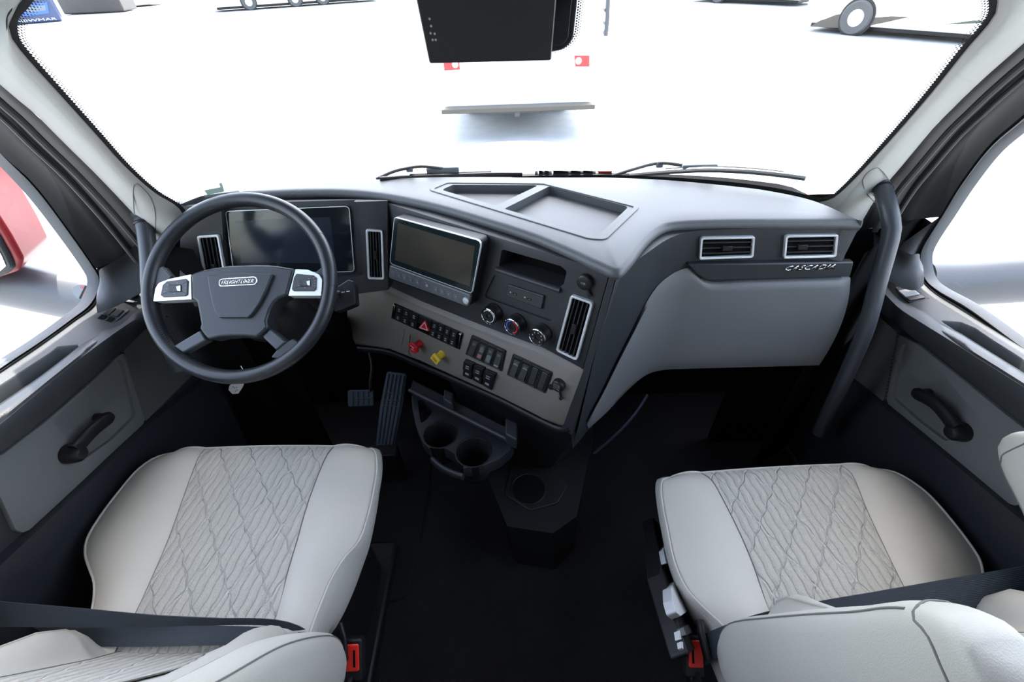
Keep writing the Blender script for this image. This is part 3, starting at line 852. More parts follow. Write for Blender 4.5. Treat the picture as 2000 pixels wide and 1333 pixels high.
# ---------------- driver's instrument face
CL = Pl((-0.5, 1.085, 1.045), (1, 0, 0), (0, 0.25, 0.97))
cl_out = CL.qs([(352, 402), (757, 392), (759, 567), (700, 575), (560, 600), (380, 600), (350, 540)])
ipanel = slab('instrument_panel', cl_out, CL, -0.05, 0.0, M['charcoal'], dash, bevel=0.003)
hood = CL.qs([(432, 400), (700, 392), (712, 540), (440, 556)])
c = MB().prism(rpoly(hood, 0.02), CL, -0.022, 0.02); ipanel = cut(ipanel, c)
disp_q = CL.qs([(441, 412), (683, 402), (693, 531), (457, 534)], -0.018)
dq = rpoly(disp_q, 0.012)
idp = slab('instrument_display', dq, CL, -0.03, -0.016, M['screen'], dash, bevel=0.001)
g = MB(); ringm(g, dq, inset(dq, 0.0016), CL, -0.018, -0.0145); g.build('display_rim', M['silver'], idp)
slab('display_area', CL.qs([(459, 432), (645, 424), (655, 514), (471, 514)], -0.015), CL, -0.016, -0.0156, plastic('dark blue display', (0.016, 0.024, 0.036), 0.15, var=0.5, vs=3), idp)
def vent(nm, quad, pl, mat_frame, nsl=4, wfr=0.0052, off=0.008, horiz=False, lever=0.5, r=0.006):
    q = pl.qs(quad, off)
    o_ = rpoly(q, r); i_ = rpoly(inset(q, wfr), r * 0.6)
    g = MB(); ringm(g, o_, i_, pl, -0.002, off, 0.0005)
    f = g.build(nm, mat_frame, dash, bevel=0.0008)
    slab('vent_cavity', inset(q, wfr * 0.8), pl, 0.0, 0.0008, M['deep'], f)
    a, b, c_, d = [V(p) for p in inset(q, wfr)]     # tl tr br bl
    for k in range(nsl):
        t = (k + 0.7) / (nsl + 0.4)
        if horiz: p0, p1 = a.lerp(d, t), b.lerp(c_, t)
        else: p0, p1 = a.lerp(b, t), d.lerp(c_, t)
        dr = (p1 - p0).normalized(); pr_ = V((-dr.y, dr.x)) * 0.0009
        pts = [p0 - pr_, p1 - pr_, p1 + pr_, p0 + pr_]
        slab('slat', [tuple(v_) for v_ in pts], pl, 0.001, 0.0058, M['charcoal'], f)
    m0, m1 = (a + b) / 2, (d + c_) / 2
    ce = m0.lerp(m1, lever)
    if horiz:
        ce = ((a + d) / 2).lerp((b + c_) / 2, lever); 
        hw, hh = (b - a).length * 0.10, (d - a).length * 0.12
    else:
        hw, hh = (b - a).length * 0.13, (d - a).length * 0.09
    ex = (b - a).normalized(); ey = (a - d).normalized()
    pts = [ce - ex * hw - ey * hh, ce + ex * hw - ey * hh, ce + ex * hw + ey * hh, ce - ex * hw + ey * hh]
    slab('vent_lever', [tuple(v_) for v_ in pts], pl, 0.003, 0.010, M['black'], f, bevel=0.001)
    return f
f = vent('air_vent', [(384, 462), (426, 459), (441, 545), (399, 549)], CL, M['silver'], lever=0.75); f['label'] = 'silver framed vent left of the instrument display'
f = vent('air_vent', [(714, 448), (747, 450), (750, 547), (718, 546)], CL, M['silver']); f['label'] = 'silver framed vent right of the instrument display'
# ---------------- centre stack, turned towards the driver
A_ = V((-0.285, 1.072, 1.046)); B_ = V((0.197, 0.727, 1.046)); C_ = Zp(1099, 831, 0.60)
u_ = (B_ - A_).normalized(); t_ = C_ - B_; v_ = (-(t_ - u_ * t_.dot(u_))).normalized()
CS = Pl(B_, u_, v_)
if CS.n.y > 0: CS.n = -CS.n
Wd = (B_ - A_).length
def csz(a, z):   # local v for a world height on the plane
    return (z - CS.o.z - CS.u.z * a) / CS.v.z
low = [(757, 566), (819, 594), (898, 627), (978, 658), (1057, 687), (1137, 727)]
lowq = CS.qs(low)
upq = [(-Wd, csz(-Wd, 1.052)), (0.0, csz(0, 1.052))]
lq = CS.q(757, 566)
stack = slab('center_panel', [(lq[0], upq[0][1])] + [CS.q(1191, 541)[0:1][0:1] and (CS.q(1189, 541)[0], csz(0, 1.052))] + [CS.q(1137, 727)] + [(a, b - 0.01) for a, b in lowq[::-1][1:]], CS, -0.06, 0.0, M['charcoal'], dash, bevel=0.001)
hole = rpoly(CS.qs([(980, 487), (1095, 520), (1107, 530), (1101, 556), (1092, 562), (974, 521)]), [.008, .006, .006, .006, .006, .006])
stack = cut(stack, MB().prism(hole, CS, -0.055, 0.02))
rec = rpoly(CS.qs([(965, 537), (1086, 577), (1091, 590), (1083, 622), (1074, 628), (946, 581), (950, 568)]), .006)
stack = cut(stack, MB().prism(rec, CS, -0.006, 0.02))
slab('slot_liner', inset(hole, 0.0005), CS, -0.056, -0.052, M['deep'], stack)
# rounded sill under the slot
p0, p1 = CS.q(968, 527, .006), CS.q(1093, 569, .006)
MB().tube([CS.P(*p0, 0.0), CS.P(*p1, 0.0)], [(0.006, 0.009)] * 2, 14, flat=CS.v).build('slot_lip', M['charcoal'], stack, ang=60)
# side strip of the stack and stitched band
stq = CS.qs([(1190, 541), (1205, 548), (1118, 850), (1096, 838), (1137, 727)])
slab('side_strip', [(stq[0][0] + .001, csz(0, 1.052)), (stq[1][0], csz(.02, 1.05)), stq[2], stq[3], (stq[4][0] + .001, stq[4][1])], CS, -0.05, 0.002, M['charcoal'], dash, bevel=0.0015)
# beige switch panel
bo = 0.010
bq = CS.qs([(676, 556), (700, 551), (757, 566), (819, 594), (898, 627), (978, 658), (1057, 687), (1128, 722), (1137, 729), (1100, 832), (1090, 832), (1057, 817), (978, 777), (898, 741), (819, 706), (759, 682), (692, 673), (676, 640)], 0.0)
top_ = CS.qs([(680, 562), (703, 558), (755, 573), (817, 602), (896, 634), (976, 665), (1054, 694), (1112, 726), (1120, 733), (1067, 818), (1060, 817), (1050, 812), (974, 772), (895, 736), (817, 701), (758, 678), (695, 667), (680, 640)], bo)
b0 = CS.qs([(674, 555), (702, 549), (758, 563), (820, 592), (899, 624), (979, 655), (1058, 684), (1128, 722), (1138, 729), (1102, 835), (1090, 836), (1057, 821), (978, 781), (898, 745), (819, 709), (759, 685), (690, 675), (674, 640)], bo)
top_ = CS.qs([(680, 560), (703, 555), (756, 569), (818, 598), (897, 630), (977, 661), (1055, 690), (1110, 725), (1118, 733), (1065, 818), (1058, 817), (1050, 812), (974, 774), (895, 738), (817, 703), (758, 680), (695, 669), (680, 640)], bo)
nb = len(b0)
vs = [CS.P(a, b, -0.03) for a, b in b0] + [CS.P(a, b, 0.001) for a, b in b0] + [CS.P(a, b, bo) for a, b in top_]
fs = [tuple(range(nb))[::-1], tuple(range(2 * nb, 3 * nb))]
for k in range(2):
    fs += [(k * nb + i, k * nb + (i + 1) % nb, (k + 1) * nb + (i + 1) % nb, (k + 1) * nb + i) for i in range(nb)]
sw = mk('switch_panel', vs, fs, M['greige'], dash, bevel=0.002)
sw['label'] = 'warm grey switch panel with matt finish'
kr = rpoly(CS.qs([(800, 654), (822, 655), (892, 690), (868, 724), (856, 722), (797, 694)], bo), 0.012)
sw = cut(sw, MB().prism(kr, CS, bo - 0.004, 0.05))
# ---------------- infotainment pod
po = 0.034
pod_q = CS.qs([(770, 424), (940, 471), (915, 601), (757, 545)], po)
pod = slab('infotainment_screen', rpoly(pod_q, [.010, .014, .010, .010]), CS, 0.0, po, M['black'], dash, bevel=0.002, taper=-0.0)
scr_q = rpoly(CS.qs([(770, 424), (941, 471), (922, 574), (761, 515)], po + .004), [.011, .012, .012, .011])
g = MB(); ringm(g, scr_q, inset(scr_q, 0.0015), CS, po, po + 0.0045); g.build('screen_rim', M['silver'], pod)
slab('screen_bezel', inset(scr_q, 0.0008), CS, po - 0.002, po + 0.004, M['screen_green'], pod)
def warm_screen():
    m_, nt, b, o = nmat('idle screen glass')
    b.inputs['Roughness'].default_value = 0.12
    b.inputs['Base Color'].default_value = (0.055, 0.052, 0.043, 1)
    b.inputs['Specular IOR Level'].default_value = 0.7
    tc = nt.nodes.new('ShaderNodeTexCoord'); nz = nt.nodes.new('ShaderNodeTexNoise'); nz.inputs['Scale'].default_value = 9; nz.inputs['Detail'].default_value = 1
    nt.links.new(tc.outputs['Object'], nz.inputs['Vector'])
    mx = nt.nodes.new('ShaderNodeMix'); mx.data_type = 'RGBA'
    mx.inputs[6].default_value = (0.020, 0.022, 0.020, 1); mx.inputs[7].default_value = (0.085, 0.072, 0.052, 1)
    nt.links.new(nz.outputs['Fac'], mx.inputs[0]); nt.links.new(mx.outputs[2], b.inputs['Base Color'])
    return m_
slab('display_area', CS.qs([(777, 436), (927, 482), (918, 560), (771, 508)], po + .0045), CS, po + 0.003, po + 0.0045, warm_screen(), pod)
bar_q = rpoly(CS.qs([(761, 519), (919, 577), (914, 600), (758, 543)], po + .008), [.003, .006, .008, .008])
bar = slab('button_bar', bar_q, CS, po - 0.001, po + 0.008, M['button_bar'], pod, bevel=0.002)
bx = [(768, 534), (779, 538), (790, 542), (802, 547), (815, 552), (851, 566), (863, 570), (876, 575), (890, 580)]
glyph = ['<', '>', 'o', '*', ':', 'v', '[]', 'n', '+']
for (x, y), gch in zip(bx, glyph):
    cx, cy = CS.q(x, y, po + .009)
    q = rpoly([(cx - .0058, cy - .0066), (cx + .0058, cy - .0066), (cx + .0058, cy + .0066), (cx - .0058, cy + .0066)], 0.0025)
    g = MB().prism(q, CS, po + .007, po + .0088)
    b_ = g.build('radio_button', M['button_bar'], pod, bevel=0.0004)
    g = MB(); ringm(g, q, inset(q, 0.0004), CS, po + .008, po + .0091)
    # printed glyph: small dot or bar
    kx = .0018
    g.prism(circ(cx, cy, kx, 10), CS, po + .008, po + .0091) if gch in 'o*<>+' else g.prism([(cx - kx, cy - .0026), (cx + kx, cy - .0026), (cx + kx, cy + .0026), (cx - kx, cy + .0026)], CS, po + .008, po + .0091)
    g.build('button_print', M['grey_mark'], pod)
cx, cy = CS.q(834, 558, po + .009)
slab('radio_button', rpoly([(cx - .008, cy - .0075), (cx + .008, cy - .0075), (cx + .008, cy + .0075), (cx - .008, cy + .0075)], .002), CS, po + .007, po + .0088, M['button_bar'], pod, bevel=.0005)
MB().lathe([(0.0045, 0.0), (0.004, 0.0015)], CS.P(cx, cy, po + .0085), CS.n, 18).build('button_print', M['grey_mark'], pod)
cx, cy = CS.q(908, 589, po + .012)
MB().lathe([(0.0085, 0), (0.0085, .004), (0.0078, .005), (0.005, .005), (0.0048, .0066), (0.002, .007)], CS.P(cx, cy, po + .006), CS.n, 26).build('volume_knob', M['silver'], pod)
# ---------------- usb panel, caps
uq = rpoly(CS.qs([(991, 556), (1062, 579), (1057, 605), (986, 578)]), 0.002)
us = slab('usb_panel', uq, CS, -0.008, 0.0, M['switch'], dash, bevel=0.001)
g = MB(); ringm(g, inset(uq, 0.0015), inset(uq, 0.0022), CS, -0.001, 0.0006); g.build('panel_edge', M['charcoal'], us)
for x, y in ((1006, 575), (1034, 585)):
    cx, cy = CS.q(x, y); 
    slab('usb_port', rpoly([(cx - .0055, cy - .002), (cx + .0055, cy - .002), (cx + .0055, cy + .002), (cx - .0055, cy + .002)], .001), CS, -0.0005, 0.0006, M['deep'], us)
    slab('usb_port_tongue', [(cx - .003, cy - .0006), (cx + .003, cy - .0006), (cx + .003, cy + .0006), (cx - .003, cy + .0006)], CS, 0, 0.0009, M['grey_mark'], us)
    cx, cy = CS.q(x - 9, y - 4)
    MB().lathe([(0.0016, 0), (0.0016, 0.0007)], CS.P(cx, cy, 0), CS.n, 10).build('usb_mark', M['white_mark'], us)
def cap(nm, x, y, r, off, tail, txt, pl=CS, base=0.0, th=.003):
    cx, cy = pl.q(x, y, off)
    g = MB().lathe([(r * .92, base - .002), (r, base + .002), (r, off * .6), (r * .93, off * .9), (r * .7, off), (r * .3, off)], pl.P(cx, cy, 0), pl.n, 30)
    tx, ty = pl.q(*tail, base + .004)
    g.tube([pl.P(cx, cy, base + .004), pl.P(tx, ty, base + .004)], (0.004, 0.003), 8, flat=pl.n)
    g.lathe([(0.0045, -.003), (0.0045, .004)], pl.P(tx, ty, base + .004), pl.n, 12)
    o = g.build(nm, M['black'], dash, bevel=0.0005)
    for k, s_ in enumerate(txt):
        text('cap_print', s_, pl, cx, cy - (k - (len(txt) - 1) / 2) * th * 1.7, th, off + .0002, M['grey_mark'], o, ext=.0003)
    return o
cap('usb_cover_cap', 1139, 554, 0.0165, 0.014, (1152, 576), ['USB'], th=.0042)['label'] = 'round black usb cap above the tall vent'
# ---------------- climate dials
for k, (x, y) in enumerate([(953, 619), (999, 640), (1048, 660)]):
    h = 0.028; cx, cy = CS.q(x, y, h); R = 0.0222
    g = MB().lathe([(R * 1.08, -.001), (R * 1.08, .004), (R, .006), (R * .97, h - .003), (R * .86, h - .001), (R * .84, h - .002), (.0075, h - .0025), (.0068, h - .005), (.003, h - .0055)], CS.P(cx, cy, 0), CS.n, 44)
    d = g.build('climate_dial', M['black'], dash, ang=40)
    d['label'] = ['left dial, with fan speed print', 'middle dial, with blue and red arc', 'right dial, with air direction print'][k]
    g = MB().lathe([(R * .975, h - .004), (R * .965, h - .0005), (R * .90, h + .0002), (R * .87, h - .0012)], CS.P(cx, cy, 0), CS.n, 44, caps=False); g.build('dial_rim', M['chrome'], d)
    def arc(a0, a1, r1, r2, mt):
        g = MB(); m_ = 18
        o1 = [(cx + r1 * math.cos(math.radians(a0 + (a1 - a0) * i / m_)), cy + r1 * math.sin(math.radians(a0 + (a1 - a0) * i / m_))) for i in range(m_ + 1)]
        o2 = [(cx + r2 * math.cos(math.radians(a0 + (a1 - a0) * i / m_)), cy + r2 * math.sin(math.radians(a0 + (a1 - a0) * i / m_))) for i in range(m_ + 1)]
        g.grid([[CS.P(a, b, h - .0014) for a, b in o1], [CS.P(a, b, h - .0014) for a, b in o2]]); g.build('dial_print', mt, d, solid=0.0002)
    if k == 0: arc(-110, 150, .0165, .0150, M['white_mark']); text('dial_symbol', '%', CS, cx, cy, .004, h - .005, M['grey_mark'], d)
    if k == 1:
        arc(95, 235, .0168, .0135, M['blue']); arc(-80, 85, .0168, .0135, M['red'])
    if k == 2:
        for a in range(7):
            an = math.radians(215 - a * 45); text('dial_symbol', 'c', CS, cx + .0125 * math.cos(an), cy + .0125 * math.sin(an), .003, h - .002, M['white_mark'], d)
    mkx = math.radians([-75, 215, 250][k])
    g = MB(); g.lathe([(0.0009, 0), (0.0007, .001)], CS.P(cx + R * .9 * math.cos(mkx), cy + R * .9 * math.sin(mkx), h - .0005), CS.n, 8); g.build('dial_pointer', M['white_mark'], d)
f = vent('air_vent', [(1114, 577), (1158, 592), (1126, 706), (1085, 686)], CS, M['silver'], r=.008); f['label'] = 'tall silver framed vent at the right end of the stack'
# ---------------- switch row with hazard button
def bil(q, s, t):
    tl, tr, br, bl = q
    a = (tl[0] + (tr[0] - tl[0]) * s, tl[1] + (tr[1] - tl[1]) * s); b = (bl[0] + (br[0] - bl[0]) * s, bl[1] + (br[1] - bl[1]) * s)
    return (a[0] + (b[0] - a[0]) * t, a[1] + (b[1] - a[1]) * t)
def cell(q, s0, s1, t0, t1): return [bil(q, s0, t0), bil(q, s1, t0), bil(q, s1, t1), bil(q, s0, t1)]
rowq = CS.qs([(769, 593), (904, 652), (897, 684), (764, 622)], bo + .004)
rw = slab('switch_row', rpoly(rowq, .002), CS, bo - .002, bo + .003, M['black_gloss'], dash, bevel=.0006)
xs_ = [0.05, 0.155, 0.27, 0.39, 0.585, 0.67, 0.76, 0.85, 0.94]
for r_ in (0, 1):
    for i in range(len(xs_) - 1):
        if i == 3 and r_ == 1: continue
        s0, s1 = xs_[i] + .004, xs_[i + 1] - .004
        if i == 3: s0, s1 = .40, .575
        kq = cell(rowq, s0, s1, .04 + r_ * .49, .47 + r_ * .49)
        k_ = slab('dash_button', kq, CS, bo + .001, bo + .006, M['black'], rw, bevel=.0006)
        if i != 3:
            c1 = cell(rowq, s0 + (s1 - s0) * .35, s0 + (s1 - s0) * .65, .16 + r_ * .49, .22 + r_ * .49); slab('button_print', c1, CS, bo + .0055, bo + .0063, M['grey_mark'], rw)
            c1 = cell(rowq, s0 + (s1 - s0) * .35, s0 + (s1 - s0) * .65, .28 + r_ * .49, .34 + r_ * .49); slab('button_print', c1, CS, bo + .0055, bo + .0063, M['grey_mark'], rw)
for s0, s1 in ((.008, .035), (.958, .985)): slab('end_trim', cell(rowq, s0, s1, .06, .94), CS, bo + .001, bo + .0075, M['chrome'], rw, bevel=.001)
hq = CS.qs([(830, 626), (837, 648), (817, 641)], bo + .010)
hz = slab('hazard_button', rpoly(hq, .001), CS, bo, bo + .010, M['red'], rw, bevel=.001)
ht = inset(hq, .0022); g = MB(); ringm(g, ht, inset(ht, .0008), CS, bo + .009, bo + .0106); ht2 = inset(ht, .0016); ringm(g, ht2, inset(ht2, .0007), CS, bo + .009, bo + .0106); g.build('hazard_triangle', M['white_mark'], rw)
# blank cover
bqv = rpoly(CS.qs([(759, 627), (791, 641), (785, 678), (753, 661)], bo), .006)
g = MB(); ringm(g, bqv, inset(bqv, .0008), CS, bo - .001, bo + .0004); g.prism(inset(bqv, .0012), CS, bo - .001, bo + .0008)
g.build('blank_cover', M['greige'], dash, bevel=.0003)
# ---------------- brake valve knobs
def stem(nm, x, y, r, h, mt):
    cx, cy = CS.q(x, y, h); g = MB().lathe([(r * 1.15, bo - .006), (r * 1.1, bo - .001), (r, bo + .002), (r * .95, h - .006), (r * 1.1, h - .002)], CS.P(cx, cy, 0), CS.n, 24)
    o = g.build(nm, mt, dash); return o, cx, cy
h = .038
k1, cx, cy = stem('brake_valve_knob', 806, 681, .011, h, M['red']); k1['label'] = 'red octagonal valve knob'
oc = [(cx + .0185 * math.cos(math.radians(22.5 + 45 * i)), cy + .0185 * math.sin(math.radians(22.5 + 45 * i))) for i in range(8)]
slab('knob_face', oc, CS, h - .008, h, M['red'], k1, bevel=.0018)
for i, s_ in enumerate(['TRAILER', 'AIR', 'SUPPLY']): text('knob_print', s_, CS, cx, cy + .006 - i * .006, .0032, h, M['white_mark'], k1, rot=-.1)
k2, cx, cy = stem('brake_valve_knob', 849, 703, .011, h, M['yellow']); k2['label'] = 'yellow square valve knob'
sq = rpoly([(cx + .0195 * math.cos(math.radians(12 + 90 * i)), cy + .0195 * math.sin(math.radians(12 + 90 * i))) for i in range(4)], .003)
slab('knob_face', sq, CS, h - .008, h, M['yellow'], k2, bevel=.0018)
for i, s_ in enumerate(['PARKING', 'BRAKE']): text('knob_print', s_, CS, cx, cy + .003 - i * .006, .003, h, M['black'], k2, rot=-.6)
# ---------------- rocker banks
def bank(quad, kinds, lab):
    q = CS.qs(quad, bo + .004); bz = slab('rocker_bank', rpoly(q, .004), CS, bo - .001, bo + .003, M['black'], dash, bevel=.001); bz['label'] = lab
    n_ = len(kinds)
    for i, kd in enumerate(kinds):
        s0, s1 = .03 + .94 * i / n_, .03 + .94 * (i + 1) / n_
        cq = rpoly(cell(q, s0 + .01, s1 - .01, .05, .95), .004); g = MB(); ringm(g, cq, inset(cq, .0016), CS, bo + .002, bo + .0045); g.build('rocker_frame', M['switch'], bz, bevel=.0005)
        iq = rpoly(cell(q, s0 + .045, s1 - .045, .13, .87), .003)
        if kd == 'blank': slab('rocker_blank', iq, CS, bo + .002, bo + .005, M['switch'], bz, bevel=.001); continue
        # a rocker: two faces meeting at a ridge, the lower one pressed out
        a, b_, c_, d_ = cell(q, s0 + .045, s1 - .045, .13, .87); 
        prof = [(0, .0015), (.16, .0045), (.42, .0040), (.75, .0075), (.97, .0085), (1.0, .003)]
        g = MB(); rws = []
        for t, hh in prof:
            l = (a[0] + (d_[0] - a[0]) * t, a[1] + (d_[1] - a[1]) * t); r_ = (b_[0] + (c_[0] - b_[0]) * t, b_[1] + (c_[1] - b_[1]) * t)
            rws.append([CS.P(*l, bo + .001)] + [CS.P(l[0] + (r_[0] - l[0]) * e, l[1] + (r_[1] - l[1]) * e, bo + hh) for e in (0.0, .08, .92, 1.0)] + [CS.P(*r_, bo + .001)])
        g.grid(rws); g.build('rocker_switch', M['switch'], bz, ang=25)
        lens = {'red': [(M['switch_lens'], .30, .55), (plastic('pink lens', (.38, .16, .14), .3), .68, .90)], 'pale': [(M['switch_lens'], .50, .90)], 'dark': [(M['grey_mark'], .84, .92)], 'plain': [], 'lit': [(M['silver'], .30, .34)]}[kd]
        for mt, t0, t1 in lens:
            def pf(t):
                for (ta, ha), (tb, hb_) in zip(prof, prof[1:]):
                    if ta <= t <= tb: return ha + (hb_ - ha) * (t - ta) / (tb - ta)
            rws = []
            for t in (t0, (t0 + t1) / 2, t1):
                l = (a[0] + (d_[0] - a[0]) * t, a[1] + (d_[1] - a[1]) * t); r_ = (b_[0] + (c_[0] - b_[0]) * t, b_[1] + (c_[1] - b_[1]) * t)
                rws.append([CS.P(l[0] + (r_[0] - l[0]) * e, l[1] + (r_[1] - l[1]) * e, bo + pf(t) + .0004) for e in (.15, .85)])
            MB().grid(rws).build('rocker_lens', mt, bz)
        for t in (.22, .30):
            l = (a[0] + (d_[0] - a[0]) * t, a[1] + (d_[1] - a[1]) * t); r_ = (b_[0] + (c_[0] - b_[0]) * t, b_[1] + (c_[1] - b_[1]) * t)
            dx, dy = (d_[0] - a[0]) * .025, (d_[1] - a[1]) * .025
            MB().add([CS.P(l[0] + (r_[0] - l[0]) * e + ff * dx, l[1] + (r_[1] - l[1]) * e + ff * dy, bo + .0050) for e, ff in ((.25, 0), (.75, 0), (.75, 1), (.25, 1))], [(0, 1, 2, 3)]).build('rocker_print', M['grey_mark'], bz, smooth=False)
bank([(921, 655), (988, 686), (979, 727), (908, 693)], ['plain', 'red', 'pale', 'dark'], 'bank of four rocker switches below the dials')
bank([(1001, 692), (1079, 729), (1064, 770), (989, 733)], ['lit', 'lit', 'blank', 'blank'], 'bank of two rockers and two blanks')
for quad in ([(905, 705), (924, 713), (918, 744), (901, 736)], [(925, 714), (944, 722), (938, 754), (920, 744)], [(945, 724), (966, 733), (957, 765), (939, 754)]):
    q = CS.qs(quad, bo + .012); kb = slab('brake_switch', rpoly(q, .001), CS, bo - .001, bo + .007, M['black'], dash, bevel=.001)
    slab('switch_key', cell(q, .04, .96, .02, .52), CS, bo + .004, bo + .013, M['black'], kb, bevel=.0008)
    slab('switch_key', cell(q, .04, .96, .55, .97), CS, bo + .004, bo + .009, M['black'], kb, bevel=.0008)
    slab('key_print', cell(q, .32, .68, .20, .25), CS, bo + .0125, bo + .0133, M['grey_mark'], kb); slab('key_print', cell(q, .32, .68, .32, .37), CS, bo + .0125, bo + .0133, M['grey_mark'], kb)
    slab('key_print', cell(q, .3, .7, .68, .80), CS, bo + .0085, bo + .0093, M['grey_mark'], kb)
cp = cap('outlet_cover_cap', 1087, 757, 0.0165, bo + .016, (1096, 778), ['POWER', 'OUTLET', '12V 20A'], base=bo, th=.0034); cp['label'] = 'round black power outlet cap on the warm grey panel'
tx, ty = CS.q(1073, 760, bo + .01); MB().lathe([(0.007, 0), (0.006, .006), (.003, .007)], CS.P(tx, ty, bo), CS.n, 14).build('cap_tab', M['black'], dash)
# ---------------- passenger side face
def gface(t):
    if t < 0.30: return 0.730 + (t - 0.19) * 1.02
    if t > 0.42: return 0.898
    k = (t - .30) / .12; y0 = 0.730 + .11 * 1.02
    return y0 + (0.12 * 1.02) * (k - k * k / 2) + (0.898 - y0 - 0.12 * 1.02 / 2) * k * k * (3 - 2 * k)
def tz(P): return P.x + 0.085 * (1.05 - P.z)
def SF(x, y, off=0.0): return Fp(x, y, lambda P: P.y - gface(tz(P)) + off, 0.5, 1.8)
ts = [.184] + [0.19 + 0.02 * i for i in range(14)] + [0.5, 0.6, 0.7, 0.785]
def zb(t): return 0.655 if t > .42 else 0.655 - (0.42 - t) * 0.56
rows = []
for j in range(9):
    row = []
    for t in ts:
        z = 1.052 + (zb(t) - 1.052) * j / 8; row.append(V((min(t - 0.085 * (1.05 - z) if t < .75 else 9, .722 + min(.085, .32 * (1.05 - z))), gface(t), z)))
    rows.append(row)
rows.insert(0, [p + V((0, .06, 0)) for p in rows[0]]); rows.append([p + V((0, .42, 0.0)) for p in rows[-1]])
rows = [r_ + [r_[-1] + V((0, .06, 0)), r_[-1] + V((0, .35, -.14))] for r_ in rows]
MB().grid(rows).build('side_panel', M['charcoal2'], dash, ang=50)
def pxpatch(name, lines, mat, n=60, m_=16, off=0.008, edge=0.12, parent=dash, surf=SF, skirt=True):
    L = [[(p.x, p.y) for p in rs([V((a, b, 0)) for a, b in l], n)] for l in lines]
    rows = []
    for j in range(m_ + 1):
        t = j / m_; row = []
        for i in range(n):
            if len(L) == 2: x, y = [L[0][i][c] * (1 - t) + L[1][i][c] * t for c in (0, 1)]
            else: x, y = [L[0][i][c] * (1 - t) * (1 - 2 * t) + L[1][i][c] * 4 * t * (1 - t) + L[2][i][c] * t * (2 * t - 1) for c in (0, 1)]
            s_ = i / (n - 1); e = min(1, min(t, 1 - t) / edge) ; e2 = min(1, min(s_, 1 - s_) / (edge * .35))
            k_ = math.sqrt(max(0, 1 - (1 - e) ** 2)) * math.sqrt(max(0, 1 - (1 - e2) ** 2))
            row.append(surf(x, y, off * (.25 + .75 * k_)))
        rows.append(row)
    g = MB(); g.grid(rows); ns = len(g.v)
    per = [i for i in range(n)] + [j * n + n - 1 for j in range(1, m_ + 1)] + [m_ * n + i for i in range(n - 2, -1, -1)] + [j * n for j in range(m_ - 1, 0, -1)]
    b0 = len(g.v); g.v += [g.v[i] + V((0.0, off * 1.6, 0)) for i in per]
    for k in range(len(per)):
        l = (k + 1) % len(per); g.f.append((per[k], per[l], b0 + l, b0 + k))
    return g.build(name, mat, parent, ang=60)
gl = pxpatch('glovebox_door', [[(1147, 826), (1180, 762), (1215, 690), (1240, 640), (1262, 592), (1290, 553), (1322, 531), (1350, 524), (1376, 549), (1450, 549), (1550, 546), (1661, 543)],
                               [(1147, 832), (1182, 784), (1222, 718), (1262, 668), (1320, 640), (1380, 633), (1480, 632), (1560, 630), (1646, 626)],
                               [(1150, 838), (1185, 806), (1225, 764), (1262, 733), (1290, 724), (1340, 721), (1450, 718), (1600, 714)]], M['slate'], off=.012)
gl['label'] = 'smooth grey glovebox door curving towards the stack'
GF = Pl((0.5, 0.898, 1.0), (1, 0, 0), (0, 0, 1))
f = vent('air_vent', [(1369, 465), (1475, 463), (1472, 504), (1366, 508)], GF, M['silver'], nsl=3, horiz=True, r=.006, wfr=.0048, lever=.5); f['label'] = 'left one of the two wide vents above the glovebox'
f = vent('air_vent', [(1535, 461), (1638, 459), (1634, 503), (1531, 506)], GF, M['silver'], nsl=3, horiz=True, r=.006, wfr=.0048, lever=.32); f['label'] = 'right one of the two wide vents above the glovebox'
tq = GF.qs([(1343, 517), (1500, 515), (1668, 512), (1661, 541), (1500, 546), (1380, 549), (1362, 538)], .014)
ts_ = slab('trim_strip', tq, GF, -.002, .014, M['charcoal2'], dash, bevel=.003)
cx, cy = GF.q(1583, 523, .016)
text('model_lettering', 'CASCADIA', GF, cx, cy, .0125, .0145, M['chrome'], ts_, ext=.0015, shear=.35, sx=1.36, bold=.012, rot=.01)
g = MB(); a = SF(1216, 770, .0135); 
AP = Pl(SF(1216, 768, .014), V((.7, .7, 0)), V((0, 0, 1))); text('airbag_print', 'AIRBAG', AP, 0, 0, .006, .0005, M['switch'], gl, rot=.75) if False else None
# underside and the body of the dash, black
g = MB()
g.grid([[V((-0.80, 1.10, 0.84)), V((-0.60, 1.12, 0.80)), V((-0.44, 1.14, 0.76)), V((-0.30, 1.09, .69))],
        [V((-0.80, 1.36, 0.84)), V((-0.55, 1.36, 0.78)), V((-0.40, 1.36, 0.74)), V((-0.20, 1.36, .68))]])
g.build('underside', M['black'], dash)
# left end of the dash meeting the pillar
g = MB(); g.grid([[V((-.86, 1.11, 1.06)), V((-.86, 1.11, .75))], [V((-.80, 1.09, 1.05)), V((-.80, 1.06, .80))], [V((-.775, 1.09, 1.045)), V((-.775, 1.045, .84))]])
g.build('end_cap', M['charcoal2'], dash)
# ================================================================== lower console with cup holders
con = thing('center_console', 'black lower console with three cup holders below the dashboard', 'console', (0.0, 0.95, 0.0))
